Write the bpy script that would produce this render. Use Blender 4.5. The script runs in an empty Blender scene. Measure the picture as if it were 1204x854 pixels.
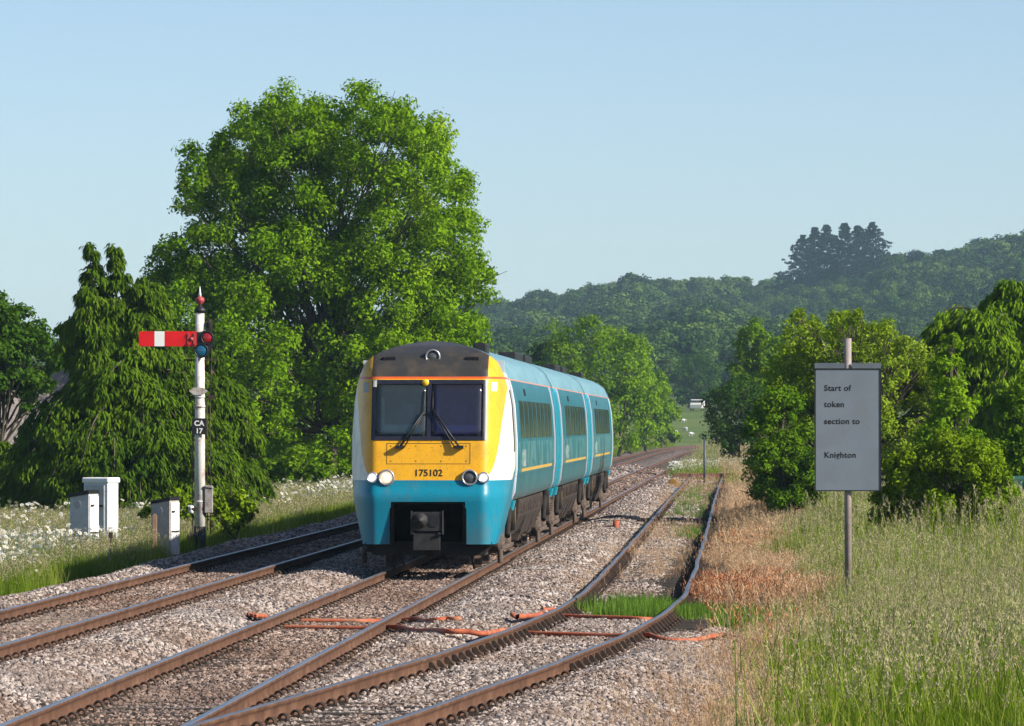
import bpy, bmesh, math, random
import numpy as np
from mathutils import Vector, Matrix, Euler

# ------------------------------------------------------------------ camera, sky, sun, exposure
SC = bpy.context.scene
COL = SC.collection
F, HOR, CAMZ = 6600.0, 500.0, 2.45          # focal length in photo pixels, horizon row, eye height
SUN_EL, SUN_AZ = 31.0, 114.0                # azimuth clockwise from +Y (the view) : sun on the right, a touch behind

cam_d = bpy.data.cameras.new("camera")
cam = bpy.data.objects.new("camera", cam_d)
COL.objects.link(cam)
cam.location = (0, 0, CAMZ)
cam.rotation_euler = (math.radians(90) + math.atan(73 / F), 0, 0)
cam_d.sensor_width = 36.0
cam_d.lens = 36.0 * F / 1204.0
cam_d.clip_start, cam_d.clip_end = 1.0, 9000.0
SC.camera = cam

W = bpy.data.worlds.new("World")
SC.world = W
W.use_nodes = True
wn = W.node_tree
for n in list(wn.nodes):
    wn.nodes.remove(n)
wo = wn.nodes.new("ShaderNodeOutputWorld")
bg = wn.nodes.new("ShaderNodeBackground")
sky = wn.nodes.new("ShaderNodeTexSky")
sky.sky_type = 'NISHITA'
sky.sun_disc = False
sky.sun_elevation = math.radians(SUN_EL)
sky.sun_rotation = math.radians(SUN_AZ)
sky.altitude = 0
sky.air_density, sky.dust_density, sky.ozone_density = 0.66, 0.5, 1.8
bg.inputs[1].default_value = 0.078
wn.links.new(sky.outputs[0], bg.inputs[0])
wn.links.new(bg.outputs[0], wo.inputs[0])

sun_d = bpy.data.lights.new("sun", 'SUN')
sun_d.energy = 4.6
sun_d.angle = math.radians(0.55)
sun_d.color = (1.0, 0.93, 0.82)
sun = bpy.data.objects.new("sun", sun_d)
COL.objects.link(sun)
_a, _e = math.radians(SUN_AZ), math.radians(SUN_EL)
sdir = Vector((math.sin(_a) * math.cos(_e), math.cos(_a) * math.cos(_e), math.sin(_e)))
sun.rotation_euler = sdir.to_track_quat('Z', 'Y').to_euler()
sun.location = (60, -20, 60)

vs = SC.view_settings
vs.view_transform = 'Standard'
vs.look = 'None'
vs.exposure = 0.85
vs.gamma = 1.0
vs.use_curve_mapping = False
SC.render.engine = 'CYCLES'
cy = SC.cycles
cy.use_denoising = True
cy.denoiser = 'OPENIMAGEDENOISE'
cy.denoising_input_passes = 'RGB_ALBEDO_NORMAL'
cy.max_bounces = 6
cy.diffuse_bounces = 3
cy.glossy_bounces = 3
cy.transmission_bounces = 3
cy.transparent_max_bounces = 6
cy.volume_bounces = 1
cy.caustics_reflective = cy.caustics_refractive = False
cy.sample_clamp_indirect = 4.0
SC.render.filter_size = 1.3

# ------------------------------------------------------------------ helpers
def X_at(px, D):
    return (px - 602.0) * D / F

def Z_at(py, D):
    return CAMZ + (HOR - py) * D / F

def ground_pt(px, py, z=0.0):
    D = F * (CAMZ - z) / (py - HOR)
    return X_at(px, D), D

def tag(o, label=None, cat=None, group=None, kind=None):
    if label: o['label'] = label
    if cat: o['category'] = cat
    if group: o['group'] = group
    if kind: o['kind'] = kind
    return o

def empty(name, loc=(0, 0, 0), rz=0.0):
    o = bpy.data.objects.new(name, None)
    o.empty_display_size = 0.3
    o.location = loc
    o.rotation_euler = (0, 0, rz)
    COL.objects.link(o)
    return o

def link(name, me, parent=None, loc=None, coll=None):
    o = bpy.data.objects.new(name, me)
    (coll or COL).objects.link(o)
    if parent is not None: o.parent = parent
    if loc is not None: o.location = loc
    return o

def np_mesh(name, V, Q, mats=(), midx=None, rnd=None, smooth=False, tris=None):
    """big mesh from arrays: V (n,3), Q (m,4) quads, optional extra tris (k,3)"""
    V = np.asarray(V, dtype=np.float32)
    Q = np.zeros((0, 4), np.int32) if Q is None else np.asarray(Q, dtype=np.int32)
    T = np.zeros((0, 3), np.int32) if tris is None else np.asarray(tris, dtype=np.int32)
    me = bpy.data.meshes.new(name)
    me.vertices.add(len(V))
    me.vertices.foreach_set("co", V.ravel())
    nl = Q.size + T.size
    me.loops.add(nl)
    me.loops.foreach_set("vertex_index", np.concatenate([Q.ravel(), T.ravel()]).astype(np.int32))
    nf = len(Q) + len(T)
    me.polygons.add(nf)
    st = np.concatenate([np.arange(len(Q)) * 4, Q.size + np.arange(len(T)) * 3]).astype(np.int32)
    me.polygons.foreach_set("loop_start", st)
    for m in mats: me.materials.append(m)
    if midx is not None:
        me.polygons.foreach_set("material_index", np.asarray(midx, dtype=np.int32))
    if smooth:
        me.polygons.foreach_set("use_smooth", np.ones(nf, dtype=bool))
    if rnd is not None:
        a = me.attributes.new("rnd", 'FLOAT', 'FACE')
        a.data.foreach_set("value", np.asarray(rnd, dtype=np.float32))
    me.update(calc_edges=True)
    me.validate()
    return me

def grid_faces(nr, nc, off=0):
    i = np.arange(nr - 1)[:, None] * nc + np.arange(nc - 1)[None, :] + off
    return np.stack([i, i + 1, i + nc + 1, i + nc], -1).reshape(-1, 4)

class MB:
    """collects shapes into one mesh"""
    def __init__(s):
        s.v, s.f, s.m, s.sm = [], [], [], []
    def add(s, V, Fs, m=0, sm=False, M=None):
        o = len(s.v)
        for p in V:
            p = Vector(p)
            if M is not None: p = M @ p
            s.v.append(p[:])
        for f in Fs:
            s.f.append([o + i for i in f]); s.m.append(m); s.sm.append(sm)
        return s
    def box(s, x0, x1, y0, y1, z0, z1, m=0, M=None):
        V = [(x, y, z) for z in (z0, z1) for y in (y0, y1) for x in (x0, x1)]
        return s.add(V, [(0, 2, 3, 1), (4, 5, 7, 6), (0, 1, 5, 4), (2, 6, 7, 3), (0, 4, 6, 2), (1, 3, 7, 5)], m, False, M)
    def tube(s, pts, rad, n=8, m=0, M=None, cap=True, sm=True):
        pts = [Vector(p) for p in pts]
        if not hasattr(rad, '__len__'): rad = [rad] * len(pts)
        V, Fs = [], []
        ref = None
        for i, p in enumerate(pts):
            t = (pts[min(i + 1, len(pts) - 1)] - pts[max(i - 1, 0)])
            if t.length < 1e-9: t = Vector((0, 0, 1))
            t.normalize()
            if ref is None:
                ref = Vector((0, 0, 1)) if abs(t.z) < 0.9 else Vector((1, 0, 0))
            a = t.cross(ref).normalized(); b = t.cross(a).normalized()
            ref = -b if False else ref
            for k in range(n):
                w = 2 * math.pi * k / n
                V.append(p + (a * math.cos(w) + b * math.sin(w)) * rad[i])
        for i in range(len(pts) - 1):
            for k in range(n):
                k2 = (k + 1) % n
                Fs.append((i * n + k, i * n + k2, (i + 1) * n + k2, (i + 1) * n + k))
        o = len(s.v)
        s.add(V, Fs, m, sm, M)
        if cap:
            s.f.append([o + k for k in range(n)][::-1]); s.m.append(m); s.sm.append(False)
            s.f.append([o + (len(pts) - 1) * n + k for k in range(n)]); s.m.append(m); s.sm.append(False)
        return s
    def lathe(s, prof, n=20, m=0, M=None, sm=True):
        """prof: (radius, height) along local z"""
        V, Fs = [], []
        for r, h in prof:
            for k in range(n):
                w = 2 * math.pi * k / n
                V.append((r * math.cos(w), r * math.sin(w), h))
        for i in range(len(prof) - 1):
            for k in range(n):
                k2 = (k + 1) % n
                Fs.append((i * n + k, i * n + k2, (i + 1) * n + k2, (i + 1) * n + k))
        o = len(s.v)
        s.add(V, Fs, m, sm, M)
        if prof[0][0] > 1e-4: s.f.append([o + k for k in range(n)][::-1]); s.m.append(m); s.sm.append(False)
        if prof[-1][0] > 1e-4: s.f.append([o + (len(prof) - 1) * n + k for k in range(n)]); s.m.append(m); s.sm.append(False)
        return s
    def prism(s, poly, axis, d0, d1, m=0, M=None):
        """poly of 2-D points extruded along axis 'x','y','z'"""
        def P(a, b, d):
            return {'x': (d, a, b), 'y': (a, d, b), 'z': (a, b, d)}[axis]
        n = len(poly)
        V = [P(a, b, d0) for a, b in poly] + [P(a, b, d1) for a, b in poly]
        Fs = [tuple(range(n))[::-1], tuple(range(n, 2 * n))]
        Fs += [(i, (i + 1) % n, n + (i + 1) % n, n + i) for i in range(n)]
        return s.add(V, Fs, m, False, M)
    def mesh(s, name, mats):
        me = bpy.data.meshes.new(name)
        me.from_pydata(s.v, [], s.f)
        for mt in (mats if isinstance(mats, (list, tuple)) else [mats]): me.materials.append(mt)
        me.polygons.foreach_set("material_index", s.m)
        me.polygons.foreach_set("use_smooth", s.sm)
        bm = bmesh.new(); bm.from_mesh(me)
        bmesh.ops.recalc_face_normals(bm, faces=bm.faces)
        bm.to_mesh(me); bm.free()
        me.update()
        return me
    def build(s, name, mats, parent=None, bevel=0.0, loc=None):
        o = link(name, s.mesh(name, mats), parent, loc)
        if bevel > 0:
            b = o.modifiers.new("bevel", 'BEVEL'); b.width = bevel; b.segments = 2
            b.limit_method = 'ANGLE'; b.angle_limit = math.radians(40)
        return o

def RotX(a): return Matrix.Rotation(a, 4, 'X')
def RotY(a): return Matrix.Rotation(a, 4, 'Y')
def RotZ(a): return Matrix.Rotation(a, 4, 'Z')
def Tr(x, y, z): return Matrix.Translation((x, y, z))

def text_part(name, body, size, loc, parent, mat, offset=0.0, extrude=0.002, align='LEFT', rot=(math.pi / 2, 0, 0), sx=1.0, spacing=1.0):
    c = bpy.data.curves.new(name, 'FONT')
    c.body = body; c.size = size; c.extrude = extrude; c.offset = offset
    c.align_x = align; c.space_character = spacing
    c.materials.append(mat)
    o = link(name, c, parent, loc)
    o.rotation_euler = rot
    o.scale = (sx, 1, 1)
    return o

# ------------------------------------------------------------------ materials
class NT:
    def __init__(s, name):
        s.mat = bpy.data.materials.new(name); s.mat.use_nodes = True
        s.t = s.mat.node_tree
        for n in list(s.t.nodes): s.t.nodes.remove(n)
        s.out = s.t.nodes.new("ShaderNodeOutputMaterial")
    def n(s, typ, **kw):
        nd = s.t.nodes.new(typ)
        for k, v in kw.items():
            if k.startswith('i_'):
                key = k[2:]
                key = int(key) if key.isdigit() else key.replace('_', ' ')
                s.set(nd.inputs[key], v)
            else:
                setattr(nd, k, v)
        return nd
    def set(s, sock, v):
        if isinstance(v, bpy.types.NodeSocket): s.t.links.new(v, sock)
        elif isinstance(v, bpy.types.Node): s.t.links.new(v.outputs[0], sock)
        else:
            if isinstance(v, (tuple, list)) and len(v) == 3 and sock.type == 'RGBA': v = (*v, 1)
            sock.default_value = v
    def math(s, op, a, b=0.0, clamp=False):
        nd = s.n("ShaderNodeMath", operation=op, use_clamp=clamp)
        s.set(nd.inputs[0], a); s.set(nd.inputs[1], b)
        return nd.outputs[0]
    def mix(s, f, a, b, blend='MIX'):
        nd = s.n("ShaderNodeMix", data_type='RGBA', blend_type=blend)
        s.set(nd.inputs['Factor'], f); s.set(nd.inputs[6], a); s.set(nd.inputs[7], b)
        return nd.outputs[2]
    def noise(s, scale, detail=4, rough=0.55, coord=None, dim='3D'):
        nd = s.n("ShaderNodeTexNoise", noise_dimensions=dim)
        nd.inputs['Scale'].default_value = scale; nd.inputs['Detail'].default_value = detail
        nd.inputs['Roughness'].default_value = rough
        if coord is not None: s.set(nd.inputs['Vector'], coord)
        return nd.outputs[0]
    def ramp(s, f, stops, interp='LINEAR'):
        nd = s.n("ShaderNodeValToRGB"); cr = nd.color_ramp; cr.interpolation = interp
        while len(cr.elements) < len(stops): cr.elements.new(0.5)
        for e, (p, c) in zip(cr.elements, stops):
            e.position = p; e.color = (*c, 1) if len(c) == 3 else c
        s.set(nd.inputs[0], f)
        return nd.outputs[0]
    def obj(s): return s.n("ShaderNodeTexCoord").outputs['Object']
    def pos(s): return s.n("ShaderNodeNewGeometry").outputs['Position']
    def scalev(s, v, sc):
        nd = s.n("ShaderNodeMapping"); s.set(nd.inputs[0], v); nd.inputs['Scale'].default_value = sc
        return nd.outputs[0]
    def bump(s, h, strength=0.3, dist=0.02):
        nd = s.n("ShaderNodeBump"); nd.inputs['Strength'].default_value = strength; nd.inputs['Distance'].default_value = dist
        s.set(nd.inputs['Height'], h)
        return nd.outputs[0]
    def bsdf(s, col, rough=0.6, metal=0.0, spec=0.4, normal=None, **kw):
        nd = s.n("ShaderNodeBsdfPrincipled")
        s.set(nd.inputs['Base Color'], col); s.set(nd.inputs['Roughness'], rough)
        s.set(nd.inputs['Metallic'], metal); s.set(nd.inputs['Specular IOR Level'], spec)
        if normal is not None: s.set(nd.inputs['Normal'], normal)
        for k, v in kw.items(): s.set(nd.inputs[k.replace('_', ' ')], v)
        return nd
    def done(s, shader):
        s.t.links.new(shader.outputs[0] if isinstance(shader, bpy.types.Node) else shader, s.out.inputs[0])
        return s.mat

def m_plain(name, c, rough=0.6, metal=0.0, var=0.25, scale=6.0, spec=0.4, bump=0.0, dirt=None, dirt_amt=0.5, dirt_scale=2.0):
    """painted or bare surface with uneven tone, optional dirt blotches and bump"""
    t = NT(name); co = t.obj()
    nz = t.noise(scale, 5, 0.6, co)
    dark = tuple(x * (1 - var) for x in c); lite = tuple(min(1, x * (1 + var)) for x in c)
    col = t.ramp(nz, [(0.3, dark), (0.7, lite)])
    if dirt is not None:
        d = t.noise(dirt_scale, 6, 0.7, co)
        f = t.ramp(d, [(0.48, (0, 0, 0)), (0.62, (dirt_amt,) * 3)])
        col = t.mix(f, col, dirt)
    nrm = t.bump(t.noise(scale * 6, 4, 0.6, co), bump, 0.01) if bump else None
    rr = t.math('ADD', t.math('MULTIPLY', nz, 0.2), rough - 0.1)
    return t.done(t.bsdf(col, rr, metal, spec, nrm))

def m_leaf(name, c1, c2, c3=None, trans=0.35, noise_scale=0.5, gloss=0.25):
    """foliage : colour spreads leaf by leaf and in broad patches; light passes through the leaves"""
    t = NT(name)
    r = t.n("ShaderNodeAttribute", attribute_name="rnd").outputs['Fac']
    nz = t.noise(noise_scale, 3, 0.6, t.pos())
    f = t.math('ADD', t.math('MULTIPLY', r, 0.6), t.math('MULTIPLY', t.math('SUBTRACT', nz, 0.3), 0.9), True)
    stops = [(0.1, c1), (0.75, c2)]
    if c3: stops.append((0.98, c3))
    col = t.ramp(f, stops)
    d = t.n("ShaderNodeBsdfDiffuse"); t.set(d.inputs[0], col)
    tr = t.n("ShaderNodeBsdfTranslucent"); t.set(tr.inputs[0], t.mix(1.0, col, (1.0, 1.0, 0.45), 'MULTIPLY'))
    mx = t.n("ShaderNodeMixShader"); mx.inputs[0].default_value = trans
    t.set(mx.inputs[1], d); t.set(mx.inputs[2], tr)
    g = t.n("ShaderNodeBsdfGlossy"); g.inputs['Roughness'].default_value = 0.6; t.set(g.inputs[0], col)
    fr = t.n("ShaderNodeFresnel"); fr.inputs[0].default_value = 1.4
    m2 = t.n("ShaderNodeMixShader"); t.set(m2.inputs[0], t.math('MULTIPLY', fr.outputs[0], gloss))
    t.set(m2.inputs[1], mx); t.set(m2.inputs[2], g)
    return t.done(m2)

def m_inst(name, stops, rough=0.85, trans=0.0, noise_scale=0.35, noise_amt=0.5, big=None):
    """for scattered small things : each copy picks its own tone, with wide drifts over the ground"""
    t = NT(name)
    r = t.n("ShaderNodeObjectInfo").outputs['Random']
    nz = t.noise(noise_scale, 4, 0.6, t.pos())
    f = t.math('ADD', t.math('MULTIPLY', r, 1 - noise_amt), t.math('MULTIPLY', t.math('SUBTRACT', t.math('MULTIPLY', nz, 1.8), 0.4), noise_amt), True)
    col = t.ramp(f, stops)
    if big: col = big(t, col)
    if trans > 0:
        d = t.n("ShaderNodeBsdfDiffuse"); t.set(d.inputs[0], col)
        tr = t.n("ShaderNodeBsdfTranslucent"); t.set(tr.inputs[0], col)
        mx = t.n("ShaderNodeMixShader"); mx.inputs[0].default_value = trans
        t.set(mx.inputs[1], d); t.set(mx.inputs[2], tr)
        return t.done(mx)
    return t.done(t.bsdf(col, rough, 0.0, 0.25))

# ------------------------------------------------------------------ lie of the land and the three tracks
def x_train(D):
    D = np.asarray(D, float)
    return -5.38 + 0.0425 * D + np.where(D > 480, 0.00009 * (D - 480) ** 2, 0)

def x_left(D):
    D = np.asarray(D, float)
    return -8.76 + 0.0423 * D + np.where(D > 480, 0.00009 * (D - 480) ** 2, 0)
ZL = 0.10

_sd = np.array([36, 46, 56, 64, 72.5, 80, 93.5, 126, 184, 262, 900.])
_sx = np.array([-3.12, -1.85, -.55, .40, 1.18, 1.70, 2.28, 3.60, 5.88, 9.05, 35.6])
_fine = np.linspace(36, 900, 2000)
_lin = np.interp(_fine, _sd, _sx)
_k = np.hanning(43); _k /= _k.sum()
_pad = np.concatenate([2 * _lin[0] - _lin[21:0:-1], _lin, 2 * _lin[-1] - _lin[-2:-23:-1]])
_smooth = np.convolve(_pad, _k, 'valid')
def x_siding(D):
    return np.interp(D, _fine, _smooth)

def sm(a, b, x):
    t = np.clip((np.asarray(x, float) - a) / (b - a), 0, 1)
    return t * t * (3 - 2 * t)

def right_toe(D):      # how far right of the siding's centre line the stone reaches
    return np.interp(D, [40, 46, 62, 74, 82, 262, 274, 900], [3.6, 3.15, 2.45, 1.6, 1.25, 1.25, -2.3, -2.3])

_rng0 = np.random.default_rng(3)
_wv = [(_rng0.normal(0, 1, 2) * s, _rng0.uniform(0, 6.28), a) for s, a in [(0.25, .5), (0.5, .35), (1.0, .3), (1.9, .2), (3.2, .12)] for _ in range(4)]
def waves(x, y):
    z = 0
    for k, p, a in _wv: z = z + a * np.sin(k[0] * x + k[1] * y * 0.6 + p)
    return z

def z_ballast(x, D):
    x = np.asarray(x, float); D = np.asarray(D, float)
    sL, sT, sS = np.abs(x - x_left(D)), np.abs(x - x_train(D)), np.abs(x - x_siding(D))
    sS = np.where(D > 268, 99, sS)
    wL = np.clip(1 - (sL - 0.9) / 1.9, 0, 1)
    base = ZL * wL
    dout = np.minimum(np.minimum(sL, sT), sS) - 0.82
    z = base - 0.178 + 0.155 * sm(0.0, 0.75, dout)
    rel = x - x_siding(D) - right_toe(D)
    z = z - 0.35 * sm(-1.2, 0.25, rel)
    lef = x_left(D) - 1.75 - x
    z = z - 0.35 * sm(-0.2, 1.2, lef)
    inside = 1 - sm(0.0, 0.12, dout)
    z = z - 0.022 * inside * sm(0.1, 1.0, waves(x * .9 + 20, D * 1.3)) * (D < 110)
    return z + 0.030 * waves(x, D) * sm(0.0, 0.4, dout + 0.1)

def hill_ridge(px):
    return np.interp(px, [-3000, -600, 200, 570, 650, 740, 830, 925, 1000, 1040, 1100, 1170, 1210, 1500, 2500, 5000],
                     [487, 458, 436, 386, 378, 362, 358, 353, 340, 328, 329, 320, 316, 308, 340, 452])

def z_ground(x, y):
    x = np.asarray(x, float); y = np.asarray(y, float)
    yy = np.clip(y, 36, 899)
    u = x - x_left(yy)
    left = np.interp(u, [-40, -9, -5.0, -3.0, -2.3], [-0.25, -0.36, -0.30, -0.26, -0.5])
    r = x - x_siding(yy) - right_toe(yy)
    right = np.interp(r, [-0.9, -0.1, 1.5, 8, 40], [-0.5, -0.28, -0.28, -0.15, 0.1])
    z = np.where(u < -2.3, left, np.where(r > -0.9, right, -0.5))
    z = z + 0.02 * waves(x, y)
    ys = np.clip(y, 100, None)
    px = 602 + F * x / ys
    foot = 5.6 * sm(620, 930, y) * sm(-5000, -1500, x)
    top = CAMZ + (HOR - hill_ridge(px)) / F * 1900.0
    t = np.clip((y - 900) / 1000.0, 0, 1)
    prof = t * (1 - 0.22 * np.sin(t * math.pi * 1.0)) 
    lump = (np.sin(px * 0.017 + y * 0.004) + 0.5 * np.sin(px * 0.035 - y * 0.007 + 1)) * 1.3 * np.sin(np.pi * t)
    h = foot + (top - 5.6) * prof + lump
    h = h - np.clip(y - 1950, 0, None) * 0.03
    return np.where(y > 600, z * (1 - sm(600, 700, y)) + h * sm(600, 700, y) - 0.2 * sm(600, 700, y), z)

# ------------------------------------------------------------------ scattering (only for what nobody could count)
def scatter_tree(name, coll, smin, smax, tilt, upright=True, seed=1, keep_mat=None):
    ng = bpy.data.node_groups.new(name, 'GeometryNodeTree')
    ng.interface.new_socket('Geometry', in_out='INPUT', socket_type='NodeSocketGeometry')
    ng.interface.new_socket('Geometry', in_out='OUTPUT', socket_type='NodeSocketGeometry')
    N = ng.nodes.new; L = ng.links.new
    gi, go = N('NodeGroupInput'), N('NodeGroupOutput')
    dp = N('GeometryNodeDistributePointsOnFaces'); dp.distribute_method = 'RANDOM'
    dp.inputs['Seed'].default_value = seed
    at = N('GeometryNodeInputNamedAttribute'); at.data_type = 'FLOAT'; at.inputs['Name'].default_value = 'dens'
    L(gi.outputs[0], dp.inputs['Mesh'])
    den = [o for o in at.outputs if o.enabled and o.name == 'Attribute'][0]
    L(den, dp.inputs['Density'])
    ci = N('GeometryNodeCollectionInfo'); ci.inputs['Collection'].default_value = coll
    ci.inputs['Separate Children'].default_value = True; ci.inputs['Reset Children'].default_value = True
    ip = N('GeometryNodeInstanceOnPoints')
    L(dp.outputs['Points'], ip.inputs['Points'])
    L(ci.outputs[0], ip.inputs['Instance'])
    ip.inputs['Pick Instance'].default_value = True
    rv = N('FunctionNodeRandomValue'); rv.data_type = 'FLOAT_VECTOR'
    a = tilt if upright else math.pi
    rv.inputs[0].default_value = (-a, -a, 0); rv.inputs[1].default_value = (a, a, 6.2832)
    rv.inputs['Seed'].default_value = seed + 1
    try:
        e2r = N('FunctionNodeEulerToRotation')
        L(rv.outputs[0], e2r.inputs[0]); L(e2r.outputs[0], ip.inputs['Rotation'])
    except Exception:
        L(rv.outputs[0], ip.inputs['Rotation'])
    rs = N('FunctionNodeRandomValue'); rs.data_type = 'FLOAT'
    fl = [i for i in rs.inputs if i.enabled and i.name in ('Min', 'Max')]
    fl[0].default_value = smin; fl[1].default_value = smax
    rs.inputs['Seed'].default_value = seed + 2
    sc = N('GeometryNodeInputNamedAttribute'); sc.data_type = 'FLOAT'; sc.inputs['Name'].default_value = 'scl'
    mu = N('ShaderNodeMath'); mu.operation = 'MULTIPLY'
    L([o for o in rs.outputs if o.enabled][0], mu.inputs[0])
    L([o for o in sc.outputs if o.enabled and o.name == 'Attribute'][0], mu.inputs[1])
    L(mu.outputs[0], ip.inputs['Scale'])
    if keep_mat:
        jg = N('GeometryNodeJoinGeometry')
        L(gi.outputs[0], jg.inputs[0]); L(ip.outputs[0], jg.inputs[0]); L(jg.outputs[0], go.inputs[0])
    else:
        L(ip.outputs[0], go.inputs[0])
    return ng

def add_scatter(o, coll, dens, scl, smin, smax, tilt=0.15, upright=True, seed=1, keep=False):
    me = o.data
    for nm, arr in (('dens', dens), ('scl', scl)):
        a = me.attributes.new(nm, 'FLOAT', 'POINT')
        a.data.foreach_set("value", np.asarray(arr, np.float32).ravel())
    md = o.modifiers.new("scatter", 'NODES')
    md.node_group = scatter_tree("scatter_" + o.name, coll, smin, smax, tilt, upright, seed, keep)

def source_coll(name, meshes):
    c = bpy.data.collections.new(name)
    for i, me in enumerate(meshes):
        c.objects.link(bpy.data.objects.new("%s_kind" % name, me))
    return c

def patch(name, rows, cols_fn, zfn, mats=(), coll=None):
    """sheet: rows = depths, cols_fn(D) -> x values; returns object and its x, y arrays"""
    Xs = np.array([cols_fn(d) for d in rows]); Ys = np.repeat(np.asarray(rows)[:, None], Xs.shape[1], 1)
    Z = zfn(Xs, Ys)
    V = np.stack([Xs, Ys, Z], -1).reshape(-1, 3)
    me = np_mesh(name, V, grid_faces(*Xs.shape), mats, smooth=True)
    return link(name, me), Xs.ravel(), Ys.ravel()

def px_of(x, y): return 602 + F * x / y

# ------------------------------------------------------------------ ground sheet to the horizon
def ground_material():
    t = NT("meadow_and_soil"); p = t.pos()
    n1 = t.noise(0.09, 5, 0.6, p); n2 = t.noise(1.4, 5, 0.65, p); n3 = t.noise(0.012, 3, 0.5, p)
    f = t.math('ADD', t.math('MULTIPLY', n1, 0.6), t.math('MULTIPLY', n2, 0.4))
    col = t.ramp(f, [(0.32, (.045, .075, .016)), (0.5, (.085, .125, .028)), (0.68, (.17, .17, .065))])
    col = t.mix(t.ramp(n3, [(0.42, (0, 0, 0)), (0.6, (.45,) * 3)]), col, (.12, .17, .04))
    return t.done(t.bsdf(col, 0.95, 0, 0.1, t.bump(n2, 0.5, 0.2)))
M_ground = ground_material()

_g = np.linspace(-1, 1, 221)
gx = np.sinh(_g * 6.2) / np.sinh(6.2) * 4200.0 + 4 * _g
gy = np.concatenate([np.linspace(-120, 36, 14), np.linspace(38, 180, 110), np.geomspace(183, 620, 70), np.linspace(628, 2000, 150), np.geomspace(2040, 6500, 22)])
GX, GY = np.meshgrid(gx, gy)
ground = link("ground", np_mesh("ground", np.stack([GX, GY, z_ground(GX, GY)], -1).reshape(-1, 3), grid_faces(*GX.shape), [M_ground], smooth=True))
tag(ground, "green valley floor rising into the hillside beyond the railway", "ground", kind='structure')

# ------------------------------------------------------------------ ballast : a shaped bed of stone
STONE = [(0.0, (.030, .026, .026)), (0.18, (.060, .050, .048)), (0.38, (.16, .13, .115)), (0.55, (.32, .26, .225)), (0.78, (.47, .395, .35)), (1.0, (.60, .55, .52))]
def rusty(t, col):
    """brown brake dust and rust lies between the rails and in drifts"""
    p = t.pos(); n = t.noise(0.25, 6, 0.75, p); g = t.noise(0.16, 5, 0.7, t.scalev(p, (1, .8, 1)))
    col = t.mix(t.ramp(n, [(0.42, (0, 0, 0)), (0.60, (.85,) * 3)]), col, t.mix(0.65, col, (.15, .088, .055)))
    col = t.mix(t.ramp(g, [(0.50, (0, 0, 0)), (0.66, (.6,) * 3)]), col, t.mix(0.5, col, (.20, .20, .21)))
    # iron dust ground off by the wheels settles between and beside the rails of the two running lines
    s = t.n("ShaderNodeSeparateXYZ"); t.set(s.inputs[0], p)
    fac = 0.0
    for c0, c1 in ((-5.38, .0425), (-8.76, .0423)):
        off = t.math('ABSOLUTE', t.math('SUBTRACT', t.math('SUBTRACT', s.outputs[0], c0), t.math('MULTIPLY', s.outputs[1], c1)))
        k = t.math('SUBTRACT', 1.0, t.math('MULTIPLY', t.math('SUBTRACT', off, .72), 2.6, True), True)
        fac = t.math('MAXIMUM', fac, k)
    dn = t.noise(0.8, 5, .7, p)
    fac = t.math('MULTIPLY', fac, t.math('ADD', .30, t.math('MULTIPLY', dn, .6)))
    return t.mix(fac, col, t.mix(1.0, col, (.62, .47, .38), 'MULTIPLY'))
M_stone = m_inst("ballast_stone", STONE, 0.9, 0, 0.9, 0.28, rusty)
def bed_material():
    t = NT("ballast_bed"); p = t.pos()
    vo = t.n("ShaderNodeTexVoronoi", feature='F1'); vo.inputs['Scale'].default_value = 16; t.set(vo.inputs['Vector'], p)
    rr = t.n("ShaderNodeSeparateColor"); t.set(rr.inputs[0], vo.outputs['Color'])
    col = t.ramp(rr.outputs[0], [(a, tuple(c * .40 for c in b)) for a, b in STONE])  # stone colours darkened, painting the shade in gaps between stones
    col = rusty(t, col)
    return t.done(t.bsdf(col, 0.95, 0, 0.15, t.bump(vo.outputs['Distance'], 1.0, 0.05)))
M_bed = bed_material()

def rock_mesh(name, seed, m):
    r = np.random.default_rng(seed)
    bm = bmesh.new()
    bmesh.ops.create_icosphere(bm, subdivisions=1, radius=0.5)
    ax = np.array([1.0, r.uniform(.65, .95), r.uniform(.5, .8)])
    cuts = [(Vector(r.normal(0, 1, 3)).normalized(), r.uniform(.27, .40)) for _ in range(6)]
    for v in bm.verts:
        p = v.co.copy()
        for nrm, d in cuts:
            e = p.dot(nrm) - d
            if e > 0: p -= nrm * e
        v.co = Vector((p.x * ax[0], p.y * ax[1], p.z * ax[2])) * r.uniform(1.1, 1.35)
    me = bpy.data.meshes.new(name); bm.to_mesh(me); bm.free()
    me.materials.append(m)
    return me
C_stones = source_coll("ballast_stone", [rock_mesh("ballast_stone", 10 + i, M_stone) for i in range(7)])

rows = np.concatenate([np.arange(36, 150, 0.45), np.geomspace(150, 900, 150)])
def bed_cols(d):
    a, b = float(x_left(d)) - 3.1, float(x_siding(d) + right_toe(d)) + 0.45
    return a + (b - a) * np.linspace(0, 1, 110)
ballast, bx, by = patch("ballast", rows, bed_cols, z_ballast, [M_bed])
vis = (px_of(bx, by) > -90) & (px_of(bx, by) < 1300)
bd = np.interp(by, [36, 43, 44, 70, 78, 105, 120, 180, 220, 330, 340], [0, 0, 520, 470, 320, 250, 150, 60, 20, 8, 0]) * vis
sl = np.abs(bx - x_train(by)); ssd = np.where(by < 266, np.abs(bx - x_siding(by)), 99)
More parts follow.
